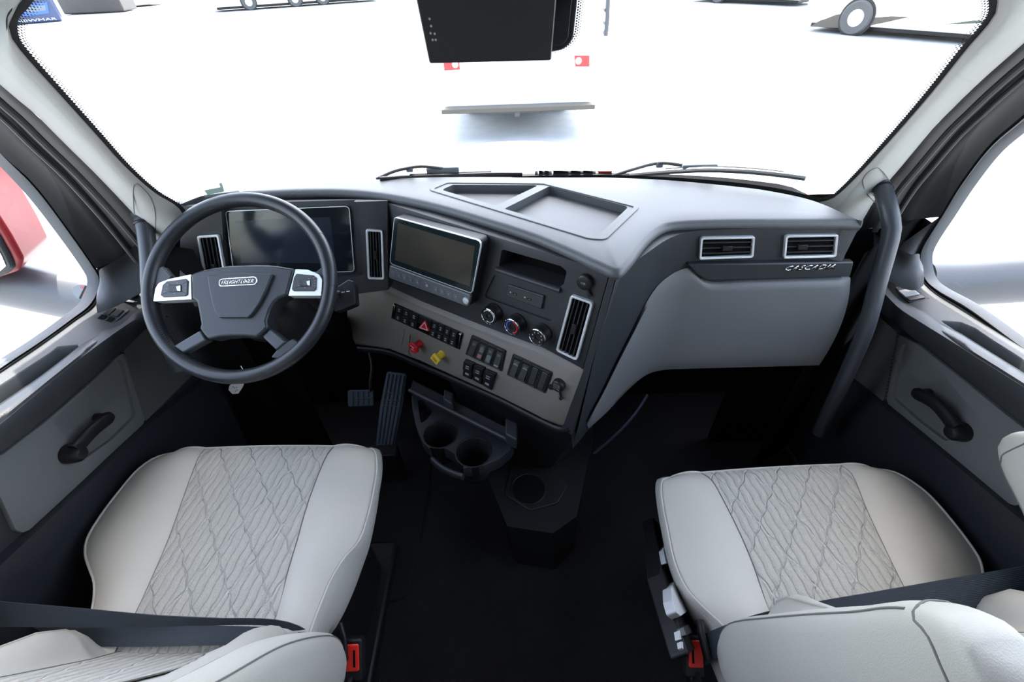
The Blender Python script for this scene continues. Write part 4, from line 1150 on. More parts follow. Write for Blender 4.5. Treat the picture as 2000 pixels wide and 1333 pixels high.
# body: a tapering black column from the floor to the stack
def ring_at(z, pts): return [V((x, y, z)) for x, y in pts]
zs = [(0.0, [(-.02, .66), (.10, .635), (.17, .70), (.26, 1.0), (.30, 1.36), (-.20, 1.36), (-.12, .95)]),
      (0.16, [(-.04, .67), (.09, .645), (.17, .70), (.26, 1.0), (.30, 1.36), (-.22, 1.36), (-.14, .95)]),
      (0.215, [(-.045, .675), (.09, .65), (.165, .70), (.26, 1.0), (.30, 1.36), (-.24, 1.36), (-.15, .95)])]
g = MB(); rows = [[V((x, y, z)) for x, y in pts + pts[:1]] for z, pts in zs]; g.grid(rows); nn = len(zs[0][1])
g.f.append(tuple(len(rows[0]) * 2 + i for i in range(nn)))
base = g.build('console_base', M['black'], con, ang=30)
PZ = Pl((0, 0.8, 0.215), (1, 0, 0), (0, 1, 0))
cc = PZ.q(1032, 958)
o1 = circ(*cc, 0.066, 40); i1 = circ(*cc, 0.052, 40)
rimq = rpoly(PZ.qs([(985, 968), (1000, 905), (1065, 905), (1110, 950), (1090, 985), (1035, 1000)]), .02)
slab('holder_surround', rimq, PZ, -.004, .006, M['black'], con, bevel=.003)
g = MB(); ringm(g, circ(*cc, .056, 40), i1, PZ, -.002, .010); g.build('cup_holder', M['black'], con, bevel=.0015)['label'] = 'single low cup holder at the console foot'
slab('holder_bottom', i1, PZ, .0062, .0068, M['deep'], con)
# upper body under the stack
zs = [(0.215, [(-.12, .93), (-.02, .875), (.10, .87), (.22, .95), (.25, 1.36), (-.24, 1.36)]),
      (0.32, [(-.15, .96), (.02, .86), (.12, .84), (.23, .93), (.25, 1.36), (-.28, 1.36)]),
      (0.42, [(-.18, .98), (.05, .83), (.135, .80), (.24, .92), (.26, 1.36), (-.30, 1.36)]),
      (0.54, [(-.25, 1.05), (.06, .80), (.15, .765), (.25, .90), (.26, 1.36), (-.30, 1.36)]),
      (0.60, [(-.27, 1.10), (.09, .84), (.15, .79), (.25, .90), (.26, 1.36), (-.30, 1.36)])]
g = MB(); rows = [[V((x, y, z)) for x, y in pts + pts[:1]] for z, pts in zs]; g.grid(rows); g.build('console_body', M['black'], con, ang=30)
# lip moulding right under the beige panel
lp = [CS.P(*CS.q(x, y, .0), -.004) for x, y in [(700, 682), (760, 690), (820, 715), (900, 750), (980, 786), (1058, 826), (1096, 842), (1112, 838)]]
MB().tube(rs(lp, 40), (.012, .009), 10, flat=CS.v).build('console_lip', M['black'], con, ang=60)
# open shelf with two dividers
def zq(px, z): return [(Zp(x, y, z).x, Zp(x, y, z).y) for x, y in px]
SH = Pl((0, 0.85, 0.50), (1, 0, 0), (0, 1, 0))
sh = SH.qs([(806, 742), (1010, 845), (1004, 868), (800, 765)])
g = MB().prism(sh, SH, -.012, .0); g.build('shelf', M['charcoal2'], con, bevel=.003)
ed = [SH.P(*SH.q(x, y), .004) for x, y in ((800, 764), (1003, 866))]
MB().tube(ed, .006, 10).build('shelf_edge', M['charcoal'], con)
for qx in ([(868, 762), (886, 770), (884, 792), (866, 782)], [(987, 818), (1011, 829), (1009, 862), (987, 850)]):
    MB().prism(SH.qs(qx, .03), SH, -.01, .035).build('shelf_divider', M['charcoal2'], con, bevel=.004)
# cup holder tray
CH = Pl((0, 0.8, 0.45), (1, 0, 0), (0, 1, 0))
tr = [(803, 772), (812, 770), (850, 788), (900, 813), (950, 838), (990, 856), (1004, 866), (996, 880), (975, 897), (945, 910), (915, 914), (895, 917), (868, 905), (850, 893), (842, 880), (826, 865), (812, 832), (805, 800)]
tq = rpoly(CH.qs(tr), .006)
ctr = slab('cup_tray', tq, CH, -.045, 0.0, M['charcoal2'], con, bevel=.004)
c1 = CH.q(860, 848); c2 = CH.q(925, 883)
ctr = cut(ctr, MB().prism(circ(*c1, .051, 44), CH, -.06, .02))
ctr = cut(ctr, MB().prism(circ(*c2, .051, 44), CH, -.06, .02))
ctr = cut(ctr, MB().prism(rpoly(CH.qs([(815, 783), (826, 781), (850, 798), (833, 820), (822, 828)]), .006), CH, -.06, .02))
# finger gap at the front between the cups
ctr = cut(ctr, MB().prism(CH.qs([(842, 872), (858, 870), (892, 889), (906, 906), (903, 925), (858, 925), (830, 885)]), CH, -.06, .02))
for c_ in (c1, c2):
    g = MB(); g.lathe([(.0505, -.045), (.0505, -.003), (.053, .0005), (.0495, .0012), (.047, -.002), (.044, -.085), (.0, -.086)][0:6], CH.P(*c_, 0), CH.n, 44, caps=False)
    o = g.build('cup_holder', M['black'], con, ang=50)
    MB().lathe([(.045, -.088), (.044, -.083)], CH.P(*c_, 0), CH.n, 30).build('cup_bottom', M['deep'], o)
fl = [CH.P(*CH.q(x, y, -.02), -.02) for x, y in ((844, 899), (862, 914), (885, 926), (905, 932))]
MB().tube(rs(fl, 16), [(.014, .008)] * 16, 12, flat=CH.n).build('tray_bumper', M['charcoal2'], con, ang=60)
ct = [Zp(x, y, z) for x, y, z in ((1264, 772, .47), (1242, 806, .44), (1214, 838, .40), (1186, 864, .36), (1160, 886, .32))]
MB().tube(rs(ct, 20), (.010, .004), 8, flat=(0, 0, 1)).build('lower_trim', plastic('dark blue grey trim', (.035, .048, .070), .4), con, ang=60)
# mat, pedals
g = MB(); FP = Pl((0, 0, 0.0), (1, 0, 0), (0, 1, 0))
mt = slab('floor_mat', rpoly([(-1.0, .55), (-.36, .55), (-.34, .95), (-.40, 1.38), (-1.0, 1.38)], .05), FP, 0.0, .012, M['mat'], None, bevel=.004)
tag(mt, 'black rubber floor mat under the pedals by the driver seat', 'floor mat')

# accelerator: long ribbed treadle leaning on the floor
pt = Yp(775, 727, 1.22); pb = Yp(752, 868, 1.02)
acc = thing('accelerator_pedal', 'long ribbed accelerator pedal beside the cup holders', 'pedal', (pb.x, pb.y, 0.03))
ax = (pt - pb).normalized(); rt_ = V((1, 0, 0)); rt_ = (rt_ - ax * rt_.dot(ax)).normalized()
AP = Pl(pb, rt_, ax)
L_ = (pt - pb).length; wd = 0.042
slab('treadle', rpoly([(-wd * .8, -.02), (wd * .8, -.02), (wd * 1.0, L_ * .5), (wd * .9, L_), (-wd * .9, L_), (-wd * 1.0, L_ * .5)], .012), AP, -.02, .0, M['pedal'], acc, bevel=.004)
for i in range(5):
    x0 = (-.8 + .4 * i) * wd * .9
    MB().tube([AP.P(x0 * .85, .0, .002), AP.P(x0, L_ * .5, .002), AP.P(x0 * .95, L_ * .96, .002)], .0045, 8).build('tread_rib', M['pedal'], acc)
for t in (.60, .70, .52):
    MB().tube([AP.P(-wd * .85, L_ * t, .003), AP.P(wd * .85, L_ * t, .003)], .003, 8).build('tread_bar', M['pedal'], acc)
g = MB(); g.box((pb.x, pb.y - .03, pb.z / 2 + .005), .10, .05, max(.02, pb.z)); 
g.build('pedal_hinge', M['black'], acc, bevel=.005)
# brake pedal on its hanging arm
bp_ = Yp(705, 778, 1.20)
br = thing('brake_pedal', 'brake pedal with square ribbed pad on a hanging steel arm', 'pedal', tuple(bp_))
BPn = V((0, -.75, .66)); BP = Pl(bp_, (1, 0, 0), (0, .66, .75))
slab('pedal_pad', rpoly([(-.05, -.032), (.05, -.032), (.05, .032), (-.05, .032)], .008), BP, -.012, .006, M['pedal'], br, bevel=.003)
for x0 in (-.03, -.01, .01, .03): MB().tube([BP.P(x0, -.026, .008), BP.P(x0, .026, .008)], .003, 6).build('pad_rib', M['pedal'], br)
MB().tube([BP.P(-.045, 0, .008), BP.P(.045, 0, .008)], .003, 6).build('pad_rib', M['pedal'], br)
ar = [BP.P(.035, .02, -.012), Yp(724, 745, 1.22), Yp(727, 715, 1.26), Yp(722, 690, 1.30), Yp(716, 655, 1.36), Yp(712, 620, 1.44)]
MB().tube(rs(ar, 20), (.012, .006), 10, flat=(0, 1, 0)).build('pedal_arm', M['charcoal'], br)
# ================================================================== steering wheel, column, key tag, grab handles
SC = V((-.603, .843, .981)); sa = math.radians(47)
SW = Pl(SC, (1, 0, 0), (0, math.sin(sa), math.cos(sa)))
RW = .214 - .0155; rt0 = .0155
whl = thing('steering_wheel', 'black leather steering wheel with silver button spokes and oval centre badge', 'steering wheel', tuple(SC))
def on_rim(t, r=RW, h=0.0): return SW.P(r * math.cos(t), r * math.sin(t), h)
MB().tube([on_rim(2 * math.pi * i / 96) for i in range(96)], (rt0, rt0 * 1.08), 20, closed=True, flat=(1, 0, 0)).build('rim', M['leather_black'], whl, ang=80)
def rim_ang(x, y): a, b = SW.q(x, y); return math.atan2(b, a)
for x, y in ((332, 478), (627, 460), (443, 738), (345, 683), (548, 676), (652, 560), (285, 572)):
    t = rim_ang(x, y); c = on_rim(t); ax = SW.u * (-math.sin(t)) + SW.v * math.cos(t)
    MB().lathe([(rt0 * 1.04, -.0009), (rt0 * 1.055, 0), (rt0 * 1.04, .0009)], c, ax, 24, caps=False).build('rim_seam', M['black'], whl)
# stitching along the inner side of the rim, upper half
g = MB()
for a0, a1 in ((math.radians(20), math.radians(165)), (math.radians(185), math.radians(235))):
    m_ = int((a1 - a0) / .028)
    for i in range(m_):
        t = a0 + (a1 - a0) * i / m_; rr = RW - rt0 * .88
        p = SW.P(rr * math.cos(t), rr * math.sin(t), rt0 * .62); q = SW.P((rr + .0035) * math.cos(t + .012), (rr + .0035) * math.sin(t + .012), rt0 * .80)
        g.tube([p, q], .0007, 5)
g.build('rim_stitching', M['handle'], whl)
h0 = .012
hub_px = [(375, 536), (396, 529), (420, 524), (450, 520), (480, 519), (510, 519), (540, 520), (576, 526), (569, 552), (562, 578), (546, 583), (536, 593), (529, 606), (522, 628), (525, 640), (514, 651), (503, 660), (480, 657), (454, 657), (430, 659), (408, 664), (398, 652), (391, 642), (394, 634), (390, 610), (386, 590), (376, 584)]
hq = SW.qs(hub_px, h0)
hub = slab('hub', hq, SW, -.03, h0 + .004, M['hub'], whl, bevel=.005, seg=3)
# raised airbag pad with slanting sides
pq = SW.qs([(404, 538), (470, 533), (532, 535), (520, 566), (506, 594), (492, 614), (484, 621), (455, 621), (428, 621), (420, 612), (413, 590), (408, 566)], h0 + .012)
slab('airbag_pad', rpoly(pq, .004), SW, h0, h0 + .012, M['hub'], whl, bevel=.006, seg=4, taper=-.0)
bq = SW.q(464, 551, h0 + .014)
wv = (SW.q(502, 551, h0 + .014)[0] - SW.q(427, 551, h0 + .014)[0]) / 2
ho = rpoly([(bq[0] - wv, bq[1] - .0095), (bq[0] + wv, bq[1] - .0115 + .004), (bq[0] + wv, bq[1] + .0095 + .002), (bq[0] - wv, bq[1] + .0095 - .001)], .0095, 8)
bd = slab('badge', ho, SW, h0 + .010, h0 + .0135, M['chrome'], whl, bevel=.001)
slab('badge_field', inset(ho, .0022), SW, h0 + .012, h0 + .0140, M['black_gloss'], bd)
text('badge_lettering', 'FREIGHTLINER', SW, bq[0], bq[1] + .0005, .0085, h0 + .0138, M['chrome'], bd, ext=.0006, shear=.4, sx=.90, bold=.008, rot=.02)
for nm, px in (('button_spoke', [(373, 536), (330, 545), (309, 553), (303, 564), (299, 589), (374, 585)]), ('button_spoke', [(577, 526), (601, 527), (623, 536), (629, 546), (627, 578), (563, 578)])):
    q = rpoly(SW.qs(px, h0 + .002), [.001, .01, .01, .006, .002, .001] if px[0][0] < 400 else [.001, .006, .01, .006, .002, .001])
    sp = slab(nm, q, SW, -.012, h0 + .002, M['silver'], whl, bevel=.0012)
    sp['label'] = 'left silver spoke with buttons' if px[0][0] < 400 else 'right silver spoke with buttons'
    slab('spoke_underside', [(a, b - .004) for a, b in SW.qs(px, -.004)], SW, -.024, -.008, M['charcoal'], sp, bevel=.004)
    pod_ = [(318, 557), (326, 550), (363, 545), (367, 549), (366, 576), (361, 579), (319, 581), (314, 577)] if px[0][0] < 400 else [(579, 535), (612, 538), (618, 543), (617, 565), (613, 569), (573, 569), (570, 565), (574, 543)]
    pq = rpoly(SW.qs(pod_, h0 + .004), .002)
    slab('button_pod', pq, SW, h0 + .001, h0 + .005, M['switch'], sp, bevel=.001)
    x0, x1, y0, y1 = (329, 353, 557, 571) if px[0][0] < 400 else (585, 606, 547, 560)
    slab('rocker_key', rpoly(SW.qs([(x0, y0), (x1, y0 - 1), (x1, y1 - 1), (x0, y1)], h0 + .006), .002), SW, h0 + .003, h0 + .007, M['black_gloss'], sp, bevel=.001)
    slab('key_highlight', SW.qs([((x0 + x1) / 2 + 3, y0 + 3), (x1 - 1, y0 + 1), (x1 - 1, y1 - 2), ((x0 + x1) / 2 + 5, y1 - 3)], h0 + .0075), SW, h0 + .006, h0 + .0076, M['silver'], sp)
    a, b, c_, d_ = [V(v_) for v_ in SW.qs([(pod_[1]), (pod_[3] if px[0][0] < 400 else pod_[2]), (pod_[4] if px[0][0] < 400 else pod_[3]), (pod_[-1] if px[0][0] < 400 else pod_[-2])], h0 + .005)]
    cc_ = (a + b + c_ + d_) / 4
    g = MB()
    for e in (a, b, c_, d_):
        p = cc_.lerp(e, .5); q_ = cc_.lerp(e, .97); dr = (q_ - p).normalized(); nn = V((-dr.y, dr.x)) * .0003
        g.prism([tuple(p - nn), tuple(q_ - nn), tuple(q_ + nn), tuple(p + nn)], SW, h0 + .0045, h0 + .0053)
    g.build('button_gap', M['black'], sp)
    g = MB()
    for e in ((a + b) / 2, (c_ + d_) / 2, (a + d_) / 2, (b + c_) / 2, (a * .8 + d_ * .2), (d_ * .8 + a * .2), (b * .8 + c_ * .2), (c_ * .8 + b * .2)):
        p = cc_.lerp(e, .80); g.prism([(p.x - .0016, p.y - .0004), (p.x + .0016, p.y - .0004), (p.x + .0016, p.y + .0004), (p.x - .0016, p.y + .0004)], SW, h0 + .0048, h0 + .0054)
    g.build('button_print', M['grey_mark'], sp)
for px in ([(392, 645), (405, 665), (358, 690), (338, 677)], [(528, 641), (561, 668), (540, 685), (512, 658)]):
    slab('lower_spoke', SW.qs(px, .006), SW, -.016, .008, M['handle'], whl, bevel=.004, seg=3)
# leather flares where spokes meet the rim
for px in ([(296, 530), (318, 520), (336, 541), (330, 546), (309, 554), (303, 566), (299, 590), (300, 600), (290, 596)],
           [(645, 510), (632, 520), (618, 531), (630, 546), (628, 580), (632, 592), (648, 585)],
           [(325, 680), (332, 668), (342, 676), (360, 690), (372, 702), (352, 706)],
           [(572, 662), (558, 670), (541, 684), (528, 700), (556, 700), (590, 672)]):
    slab('rim_flare', rpoly(SW.qs(px, .004), .004), SW, -.012, .005, M['leather_black'], whl, bevel=.005, seg=3)
# column and stalk
col = thing('steering_column', 'black steering column shroud with control stalk behind the wheel', 'steering column', (-.6, 1.0, .85))
def sect(c, w_, h_, n=24, e=3.0):
    return [c + SW.u * (w_ * abs(math.cos(t)) ** (2 / e) * (1 if math.cos(t) > 0 else -1)) + SW.v * (h_ * abs(math.sin(t)) ** (2 / e) * (1 if math.sin(t) > 0 else -1)) for t in [2 * math.pi * i / n for i in range(n + 1)]]
g = MB(); rows = [sect(SC - SW.n * .035 , .055, .05), sect(SC - SW.n * .05, .085, .062), sect(SC - SW.n * .10 - SW.v * .01, .095, .07), sect(SC - SW.n * .17 - SW.v * .03, .10, .075), sect(SC - SW.n * .19 - SW.v * .03, .08, .06)]
g.grid(rows); g.f.append(tuple(range(25))); g.f.append(tuple(4 * 25 + i for i in range(25)))
g.build('column_shroud', M['black'], col, ang=50)
MB().tube([SC - SW.n * .16 - SW.v * .02, V((-.60, 1.18, .60)), V((-.60, 1.44, .30))], .045, 16).build('column_tube', M['deep'], col)
# knee panel below the instrument face
g = MB(); g.grid([[V((x, 1.045 + .2 * max(0, x + .6), .885)) for x in (-.82, -.60, -.54)], [V((x, 1.04 + .2 * max(0, x + .6), .80)) for x in (-.82, -.60, -.54)], [V((x, 1.06 + .2 * max(0, x + .6), .72)) for x in (-.82, -.60, -.54)], [V((x, 1.14, .66)) for x in (-.82, -.60, -.54)]])
g.build('knee_panel', M['black'], dash)
s0 = SC - SW.n * .085 + SW.u * .08
tipp = Yp(678, 578, (SC - SW.n * .08).y + .01)
MB().tube(rs([s0, s0.lerp(tipp, .6), tipp.lerp(s0, .12)], 8), [.011] * 5 + [.014] * 3, 12).build('stalk', M['black'], col)
TPn = Pl(tipp, V((1, 0, 0)), SW.v)
tk = slab('stalk_grip', rpoly(TPn.qs([(657, 565), (683, 548), (695, 552), (698, 596), (678, 604), (655, 612)]), .006), TPn, -.018, .012, M['black'], col, bevel=.006, seg=3)
for i, x in enumerate((670, 680)):
    a, b = TPn.q(x, 571 - i * 1.5, .012); slab('grip_print', [(a - .004, b - .0012), (a + .004, b - .0006), (a + .004, b + .0012), (a - .004, b + .0006)], TPn, .0118, .0126, M['white_mark'], tk)
# key tag hanging from the ignition
kt_c = Yp(460, 758, .93); KP = Pl(kt_c, V((.96, -.05, .28)), V((-.20, .55, .80)))
kt = thing('key_tag', 'pale paper key tag hanging below the steering wheel', 'key tag', tuple(kt_c))
kq = rpoly(KP.qs([(447, 762), (449, 753), (455, 749), (478, 748), (474, 757), (466, 769), (455, 770)]), .004)
slab('tag_card', kq, KP, 0, .0015, plastic('tag paper', (.5, .49, .46), .8), kt)
g = MB()
for x, y in ((456, 756), (459, 758), (463, 757), (464, 762), (461, 764)):
    a, b = KP.q(x, y); g.prism([(a - .0018, b - .0012), (a + .0018, b - .0008), (a + .0018, b + .0012), (a - .0018, b + .0006)], KP, .0014, .0019)
g.build('tag_writing', M['black'], kt)
MB().tube([KP.P(*KP.q(478, 748), .001), Yp(483, 738, .96), Yp(474, 722, .97), Yp(470, 715, .975)], .0016, 6).build('key_ring', M['metal'], kt)
# grab handles on both pillars
for s, pts in ((-1, [(270, 418, .885), (276, 424, .875), (281, 436, .868), (287, 470, .865), (291, 510, .865), (293, 560, .865), (302, 610, .865), (322, 660, .865), (352, 720, .865)]),
               (1, [(1712, 352, .875), (1722, 366, .855), (1728, 382, .845), (1738, 420, .84), (1741, 450, .84), (1732, 490, .84), (1718, 540, .84), (1703, 600, .845), (1690, 645, .85), (1665, 705, .86), (1640, 760, .87), (1618, 805, .89), (1600, 845, .92)])):
    P_ = [Xp(x, y, s * X_) for x, y, X_ in pts]
    gh = thing('grab_handle', ('curved grey grab handle on the driver side pillar' if s < 0 else 'curved grey grab handle on the passenger side pillar'), 'handle', tuple(P_[0]), group='pillar grab handles')
    pr_ = rs(P_, 40)
    MB().tube(pr_, [(.0160, .0160)] * 2 + [.0182] * 38, 18).build('handle_bar', M['handle'], gh, ang=80)
    MB().lathe([(.0195, -.003), (.0205, .0), (.0195, .003)], pr_[3], (pr_[4] - pr_[2]), 26, caps=False).build('handle_collar', M['black'], gh)
# ================================================================== seats
def make_seat(s, px, z0, label):
    xs = px['xs']
    seat = thing('driver_seat' if s < 0 else 'passenger_seat', label, 'seat', (xs, .45, 0.0), group='cream cab seats')
    m_ = 40
    def W(poly, z, rear=.20):
        P = [Zp(x, y, z) for x, y in poly]
        a, b = P[-2], P[-1]
        if b.y > rear + .01: P.append(V((b.x + (b.x - a.x) / (b.y - a.y) * (rear - b.y) * .5, rear, z)))
        return P
    # A..D run left to right as seen
    A, B, C_, D = [rs(W(px[k], z0), m_) for k in ('A', 'B', 'C', 'D')]
    def surf(P, Q, h0_, h1_, hm, k, v_only=None):
        rows = []
        for i in range(k + 1):
            t = i / k; row = []
            for j in range(m_):
                v = j / (m_ - 1); p = P[j].lerp(Q[j], t)
                z = p.z + h0_ * (1 - t) + h1_ * t + hm * 4 * t * (1 - t)
                z -= .016 * max(0, 1 - v / .10) ** 2
                z += .010 * max(0, (v - .6) / .4) * abs(h0_ - h1_) / .012
                row.append(V((p.x, p.y, z)))
            rows.append(row)
        return rows
    edge, seam = -.012, -.004
    left = surf(A, B, edge, seam, .012, 12); mid = surf(B, C_, seam, seam, .005, 24); right = surf(C_, D, seam, edge, .012, 12)
    # side and front skirts
    low = z0 - .115
    inb = 'D' if s < 0 else 'A'
    def skirt(P, side, outline=None):
        top = [p.copy() for p in P]
        if outline:
            O = rs(W(outline, low, .18), m_)
        else: O = [V((p.x - side * .02, p.y, low)) for p in P]
        rows = []
        for t, b_ in ((.04, .003), (.12, .007), (.3, .011), (.55, .012), (.8, .008), (1.0, 0.0)):
            rows.append([a.lerp(b, t) + V((side * b_, 0, 0)) for a, b in zip(top, O)])
        return rows
    Ls = skirt(left[0], -1, px.get('outA')); Rs_ = skirt(right[-1], 1, px.get('outD'))
    body = MB()
    body.grid(Ls[::-1] + left); body.grid(right + Rs_)
    # front face
    fr = [Ls[k][0] for k in range(len(Ls) - 1, -1, -1)]
    topf = [r_[0] for r_ in left] + [r_[0] for r_ in mid[1:]] + [r_[0] for r_ in right[1:]]
    rows = [topf]
    for t, b_ in ((.10, .008), (.35, .015), (.7, .012), (1.0, 0)):
        rows.append([V((p.x, p.y + b_, p.z * (1 - t) + low * t)) for p in topf])
    body.grid(rows)
    cu = body.build('seat_cushion', M['leather'], seat, ang=70)
    uv = []
    for r_ in mid:
        for p in r_: uv.append((p.x * (1 if s < 0 else -1), p.y))
    g = MB(); g.grid([[p + V((0, 0, .0012)) for p in r_] for r_ in mid])
    mk('seat_insert', g.v, g.f, M['quilt'], seat, uv=uv, ang=80)['label'] = 'quilted cloth centre of the cushion'
    off = V((0, 0, .0008))
    MB().tube([p + off for p in mid[0]], .0011, 6).build('insert_seam', M['seam'], cu)
    MB().tube([p + off for p in mid[-1]], .0011, 6).build('insert_seam', M['seam'], cu)
    pip = [p + V((0, 0, .002)) for p in reversed(left[0])] + [p + V((0, .001, .001)) for p in topf[1:-1]] + [p + V((0, 0, .002)) for p in right[-1]]
    MB().tube(pip, .0024, 8).build('piping', M['leather'], cu)
    # rear shell of the cushion
    # stitching beside the inboard piping
    st = MB(); src = right[-2] if s < 0 else left[1]; sk = (Rs_ if s < 0 else Ls)[1]
    for i in range(0, len(sk) - 1):
        for k in range(2):
            p = sk[i].lerp(sk[i + 1], k * .5 + .08); q = sk[i].lerp(sk[i + 1], k * .5 + .40)
            o_ = V(((1 if s < 0 else -1) * .0012, 0, 0)); st.tube([p + o_, q + o_], .0007, 5)
    st.build('stitching', M['stitch'], cu)
    # base: black frame and suspension box
    bb = MB(); bb.box((xs, .46, low - .02), .44, .44, .05); bb.build('seat_pan', M['seat_side'], seat, bevel=.01)
    bb = MB(); bb.box((xs, .44, (low - .045) / 2 + .0), .36, .42, low - .06); bb.build('suspension_base', M['seat_side'], seat, bevel=.03)
    bb = MB(); bb.box((xs - .2 * 0, .44, .03), .42, .56, .05); bb.build('floor_plinth', M['seat_side'], seat, bevel=.01)
    # ---- backrest
    def fy(z): return (.255 - (z - .6) * .42) if s < 0 else (.268 - (z - .6) * .36)
    def sec(z):
        w_ = .238 - .05 * max(0, (z - .80)) / .25
        pts = []
        f = [(-1.0, -.055), (-.97, -.01), (-.90, .035), (-.80, .060), (-.70, .058), (-.62, .035), (-.56, .008), (-.5, 0), (-.25, -.003), (0, -.004), (.25, -.003), (.5, 0), (.56, .008), (.62, .035), (.70, .058), (.80, .060), (.90, .035), (.97, -.01), (1.0, -.055), (.96, -.10), (.6, -.125), (0, -.13), (-.6, -.125), (-.96, -.10)]
        k_ = min(1, max(.05, (z - .545) / .11)) * max(.10, min(1, ((.86 if s < 0 else .92) - z) / .26)) * 1.12
        for a, b in f:
            bb_ = b if b <= 0 else b * k_
            pts.append(V((xs + a * w_, fy(z) + bb_, z)))
        return rs(pts + pts[:1], 73)
    zs = [.50, .53, .55, .575, .60, .63, .68, .75, .82, .90, .98, 1.06, 1.14, 1.20, 1.235, 1.25]
    rows = [sec(z) for z in zs]
    for k, sh in ((-3, .96), (-2, .86), (-1, .66)):
        cz = V((xs, fy(zs[k]) - .06, zs[k])); rows[k] = [cz + V(((p.x - cz.x) * sh, (p.y - cz.y) * sh, 0)) for p in rows[k]]
    k = .9; cz = V((xs, fy(.5) - .05, .5)); rows[0] = [cz + (p - cz) * .9 for p in rows[0]]
    g = MB(); g.grid(rows); g.f.append(tuple(range(72))); L = (len(rows) - 1) * 73; g.f.append(tuple(L + i for i in range(72)))
    bk = g.build('backrest', M['leather'], seat, ang=80)
    # quilted centre of the backrest
    ir = []
    for r_, z in list(zip(rows, zs))[1:-2]: ir.append([p + V((0, .003, 0.001)) for p in r_[:45] if abs(p.x - xs) < .119])
    IR = [rs(r_, 17) for r_ in ir]; uv = [((p.x - xs), p.z) for r_ in IR for p in r_]
    g = MB(); g.grid(IR); mk('back_insert', g.v, g.f, M['quilt'], seat, uv=uv, ang=80)
    for c_ in (0, -1): MB().tube([r_[c_] for r_ in IR], .0012, 6).build('back_seam', M['seam'], bk)
    for c_ in (7, 37): MB().tube([r_[c_] + V((0, .0005, 0)) for r_ in rows[1:-2]], .0018, 6).build('back_piping', M['leather'], bk)
    # ---- armrest folded up along the inboard side
    def armrest(x0, x1, axis, hw, nm, lab):
        axis = rs(axis, 56); rows = []
        for i, c in enumerate(axis):
            t = i / 55; e = min(1, min(t, 1 - t) / .17); k_ = math.sqrt(max(0.0, 1 - (1 - e) ** 2)); k_ = .30 + .70 * k_
            d = (axis[min(i + 1, 55)] - axis[max(i - 1, 0)]).normalized(); nrm = V((0, d.z, -d.y)).normalized()
            W_ = abs(x1 - x0) / 2 * (.75 + .25 * k_); H_ = hw * k_
            row = []
            for q in range(21):
                a = 2 * math.pi * q / 20; ca, sa_ = math.cos(a), math.sin(a)
                row.append(c + V(((x0 + x1) / 2 - c.x, 0, 0)) + V((W_ * abs(ca) ** .55 * (1 if ca > 0 else -1), 0, 0)) + nrm * H_ * abs(sa_) ** .55 * (1 if sa_ > 0 else -1))
            rows.append(row)
        g = MB(); g.grid(rows); g.f.append(tuple(range(20))); L = 55 * 21; g.f.append(tuple(L + i for i in range(20)))
        ar = g.build(nm, M['leather'], seat, ang=80); ar['label'] = lab
        for q in (7, 13, 17):
            MB().tube([r_[q] + (r_[q] - axis[i]).normalized() * .0003 for i, r_ in enumerate(rows)][3:-5], .0014, 6).build('armrest_seam', M['seam'] if q in (3, 7) else M['leather'], ar)
        MB().tube(rs([rows[i][3] + (rows[i][3] - axis[i]).normalized() * .0003 for i in range(3, 48, 2)] + [rows[min(54, 50 + j // 3)][3 + j] + (rows[min(54, 50 + j // 3)][3 + j] - axis[min(54, 50 + j // 3)]).normalized() * .0003 for j in range(0, 11)], 80), .0014, 6).build('armrest_seam', M['seam'], ar)
        return ar, rows
    si = 1 if s < 0 else -1
    xi0, xi1 = (xs + .236, xs + .302) if s < 0 else (xs - .298, xs - .232)
    for_ = [V((0, .236, .53)), V((0, .222, .62)), V((0, .165, .78)), V((0, .10, .90)), V((0, .04, 1.01)), V((0, .0, 1.10))] if s < 0 else [V((0, .238, .53)), V((0, .225, .63)), V((0, .19, .76)), V((0, .155, .88)), V((0, .125, .98)), V((0, .10, 1.09))]
    ar, rws = armrest(xi0, xi1, for_, .055, 'armrest', 'padded inboard armrest folded up beside the backrest')
    if s < 0:
        p = rws[9][7]; MB().box(p + V((0, .004, 0)), .016, .004, .008).build('zip_pull', M['black'], ar)
    if s > 0:
        armrest(xs + .225, xs + .305, [V((0, .10, .63)), V((0, .20, .70)), V((0, .32, .77)), V((0, .43, .82)), V((0, .50, .835))], .06, 'armrest', 'padded outboard armrest by the door')
    else:
        armrest(xs - .345, xs - .265, [V((0, .15, .48)), V((0, .14, .56)), V((0, .12, .68)), V((0, .09, .80)), V((0, .05, .95))], .05, 'armrest', 'padded outboard armrest by the door')
    return seat
drv = make_seat(-1, dict(xs=-.625,
    A=[(331, 873), (300, 888), (266, 912), (228, 955), (190, 1005), (165, 1047), (160, 1077), (170, 1111), (178, 1134), (175, 1189)],
    B=[(395, 868), (365, 948), (327, 1054), (296, 1126), (262, 1199)],
    C=[(648, 864), (623, 920), (600, 982), (578, 1058), (560, 1119), (546, 1180)],
    D=[(712, 865), (728, 872), (735, 906), (729, 950), (718, 1001), (699, 1054), (669, 1088), (642, 1134), (627, 1172), (616, 1200)],
    outD=[(716, 872), (735, 880), (739, 925), (733, 965), (729, 1001), (714, 1088), (684, 1172), (657, 1225), (630, 1262)]), .57,
    'driver seat with cream leather sides and quilted centre')
